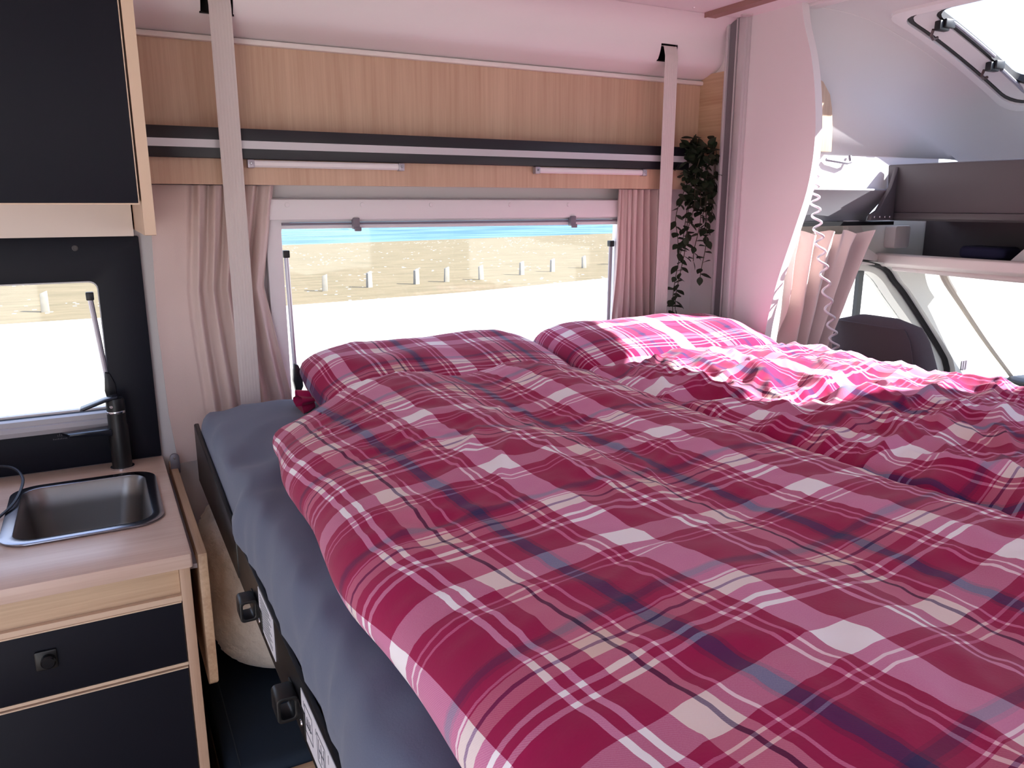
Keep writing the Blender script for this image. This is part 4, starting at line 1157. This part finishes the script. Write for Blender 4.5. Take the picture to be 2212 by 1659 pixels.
mi = n.nodes.new('ShaderNodeMixRGB'); mi.inputs[2].default_value = lin((240, 240, 232)); n.links.new(mu.outputs[0], mi.inputs[0]); n.links.new(r1.outputs[0], mi.inputs[1]); n.links.new(mi.outputs[0], b.inputs['Base Color'])
sea = bpy.data.materials.new('sea_water'); sea.use_nodes = True
n = sea.node_tree; b = n.nodes['Principled BSDF']; b.inputs['Roughness'].default_value = .8; b.inputs['Specular IOR Level'].default_value = .1
t = n.nodes.new('ShaderNodeTexCoord'); mp_ = n.nodes.new('ShaderNodeMapping'); mp_.inputs['Scale'].default_value = (.12, .5, 1); n.links.new(t.outputs['Object'], mp_.inputs[0])
x1 = n.nodes.new('ShaderNodeTexNoise'); x1.inputs['Scale'].default_value = 1.0; x1.inputs['Detail'].default_value = 6; n.links.new(mp_.outputs[0], x1.inputs[0])
r1 = n.nodes.new('ShaderNodeValToRGB'); r1.color_ramp.elements[0].position = .4; r1.color_ramp.elements[0].color = lin((62, 94, 108)); r1.color_ramp.elements[1].position = .6; r1.color_ramp.elements[1].color = lin((92, 120, 130))
n.links.new(x1.outputs[0], r1.inputs[0]); n.links.new(r1.outputs[0], b.inputs['Base Color'])
M = MB(); M.v += [(-400, -400, GZ), (400, -400, GZ), (400, 400, GZ), (-400, 400, GZ)]; M.face((0, 1, 2, 3)); 
M.v = [(-300, -300, GZ), (300, -300, GZ), (300, 78, GZ), (-300, -34, GZ)]
M = MB(); ge = [(-90, -1.5), (-12, 15.6), (-1.8, 17.6), (3.74, 17.9), (8.5, 18.5), (14.2, 20.1), (40, 31), (120, 66)]
M.v += [(a, -300, GZ) for a, b_ in ge] + [(a, b_, GZ) for a, b_ in ge]
k = len(ge)
for i in range(k - 1): M.face((i, i + 1, k + i + 1, k + i))
struct(M.build('ground', gravel, smooth=False), 'pale gravel parking place')
se_ = [(-90, 30), (-12, 40.5), (9.05, 44.7), (35.8, 49.8), (120, 90)]
def sea_y(x): return interp(se_, x)
M = MB(); xsg = [-90, -12, -1.8, 3.74, 8.5, 14.2, 40, 120]
M.v += [(a, interp(ge, a), GZ + .0) for a in xsg] + [(a, (interp(ge, a) + sea_y(a)) / 2, GZ + .08) for a in xsg] + [(a, sea_y(a), GZ + .0) for a in xsg]
k = len(xsg)
for j in range(2):
    for i in range(k - 1): M.face((j * k + i, j * k + i + 1, (j + 1) * k + i + 1, (j + 1) * k + i))
struct(M.build('ground', grass, smooth=True), 'dry grass strip with white flowers between parking place and sea')
M = MB(); M.v += [(a, sea_y(a) - .3, GZ - .02) for a in xsg] + [(a * 12, 1500, GZ - .02) for a in xsg]
for i in range(k - 1): M.face((i, i + 1, k + i + 1, k + i))
struct(M.build('sea', sea, smooth=False), 'pale blue sea beyond the grass')
# posts
pm = MB(); pm.prism([(-.075, -.06), (.075, -.06), (.075, .06), (-.075, .06)], 2, -.15, .40)
pm.v = [(a * (.85 if c > .3 else 1), b_ * (.85 if c > .3 else 1), c + (.03 * a / .075 if c > .3 else 0)) for a, b_, c in pm.v]
post_m = mat('weathered_post', (150, 146, 134), .9, spec=.1, var=.3, vscale=8)
posts = [(5.25, 20.36), (6.57, 20.70), (8.03, 20.92), (9.05, 21.13), (10.26, 21.29), (12.09, 22.09), (13.58, 22.67), (15.37, 23.46), (17.12, 24.23), (17.45, 24.45), (-1.04, 19.16)]
proto = pm.build('wooden_post', post_m, bevel=.008)
for i, (x, y) in enumerate(posts):
    o = proto if i == 0 else proto.copy()
    if i: COL.objects.link(o)
    o.location = (x, y, GZ - .12); o.rotation_euler = (random.uniform(-.03, .03), random.uniform(-.04, .04), random.uniform(-.3, .3))
    tag(o, 'short weathered wooden post standing along the grass edge outside', 'post', 'posts along the grass edge')
o['label'] = 'short weathered wooden post seen through the kitchen window'
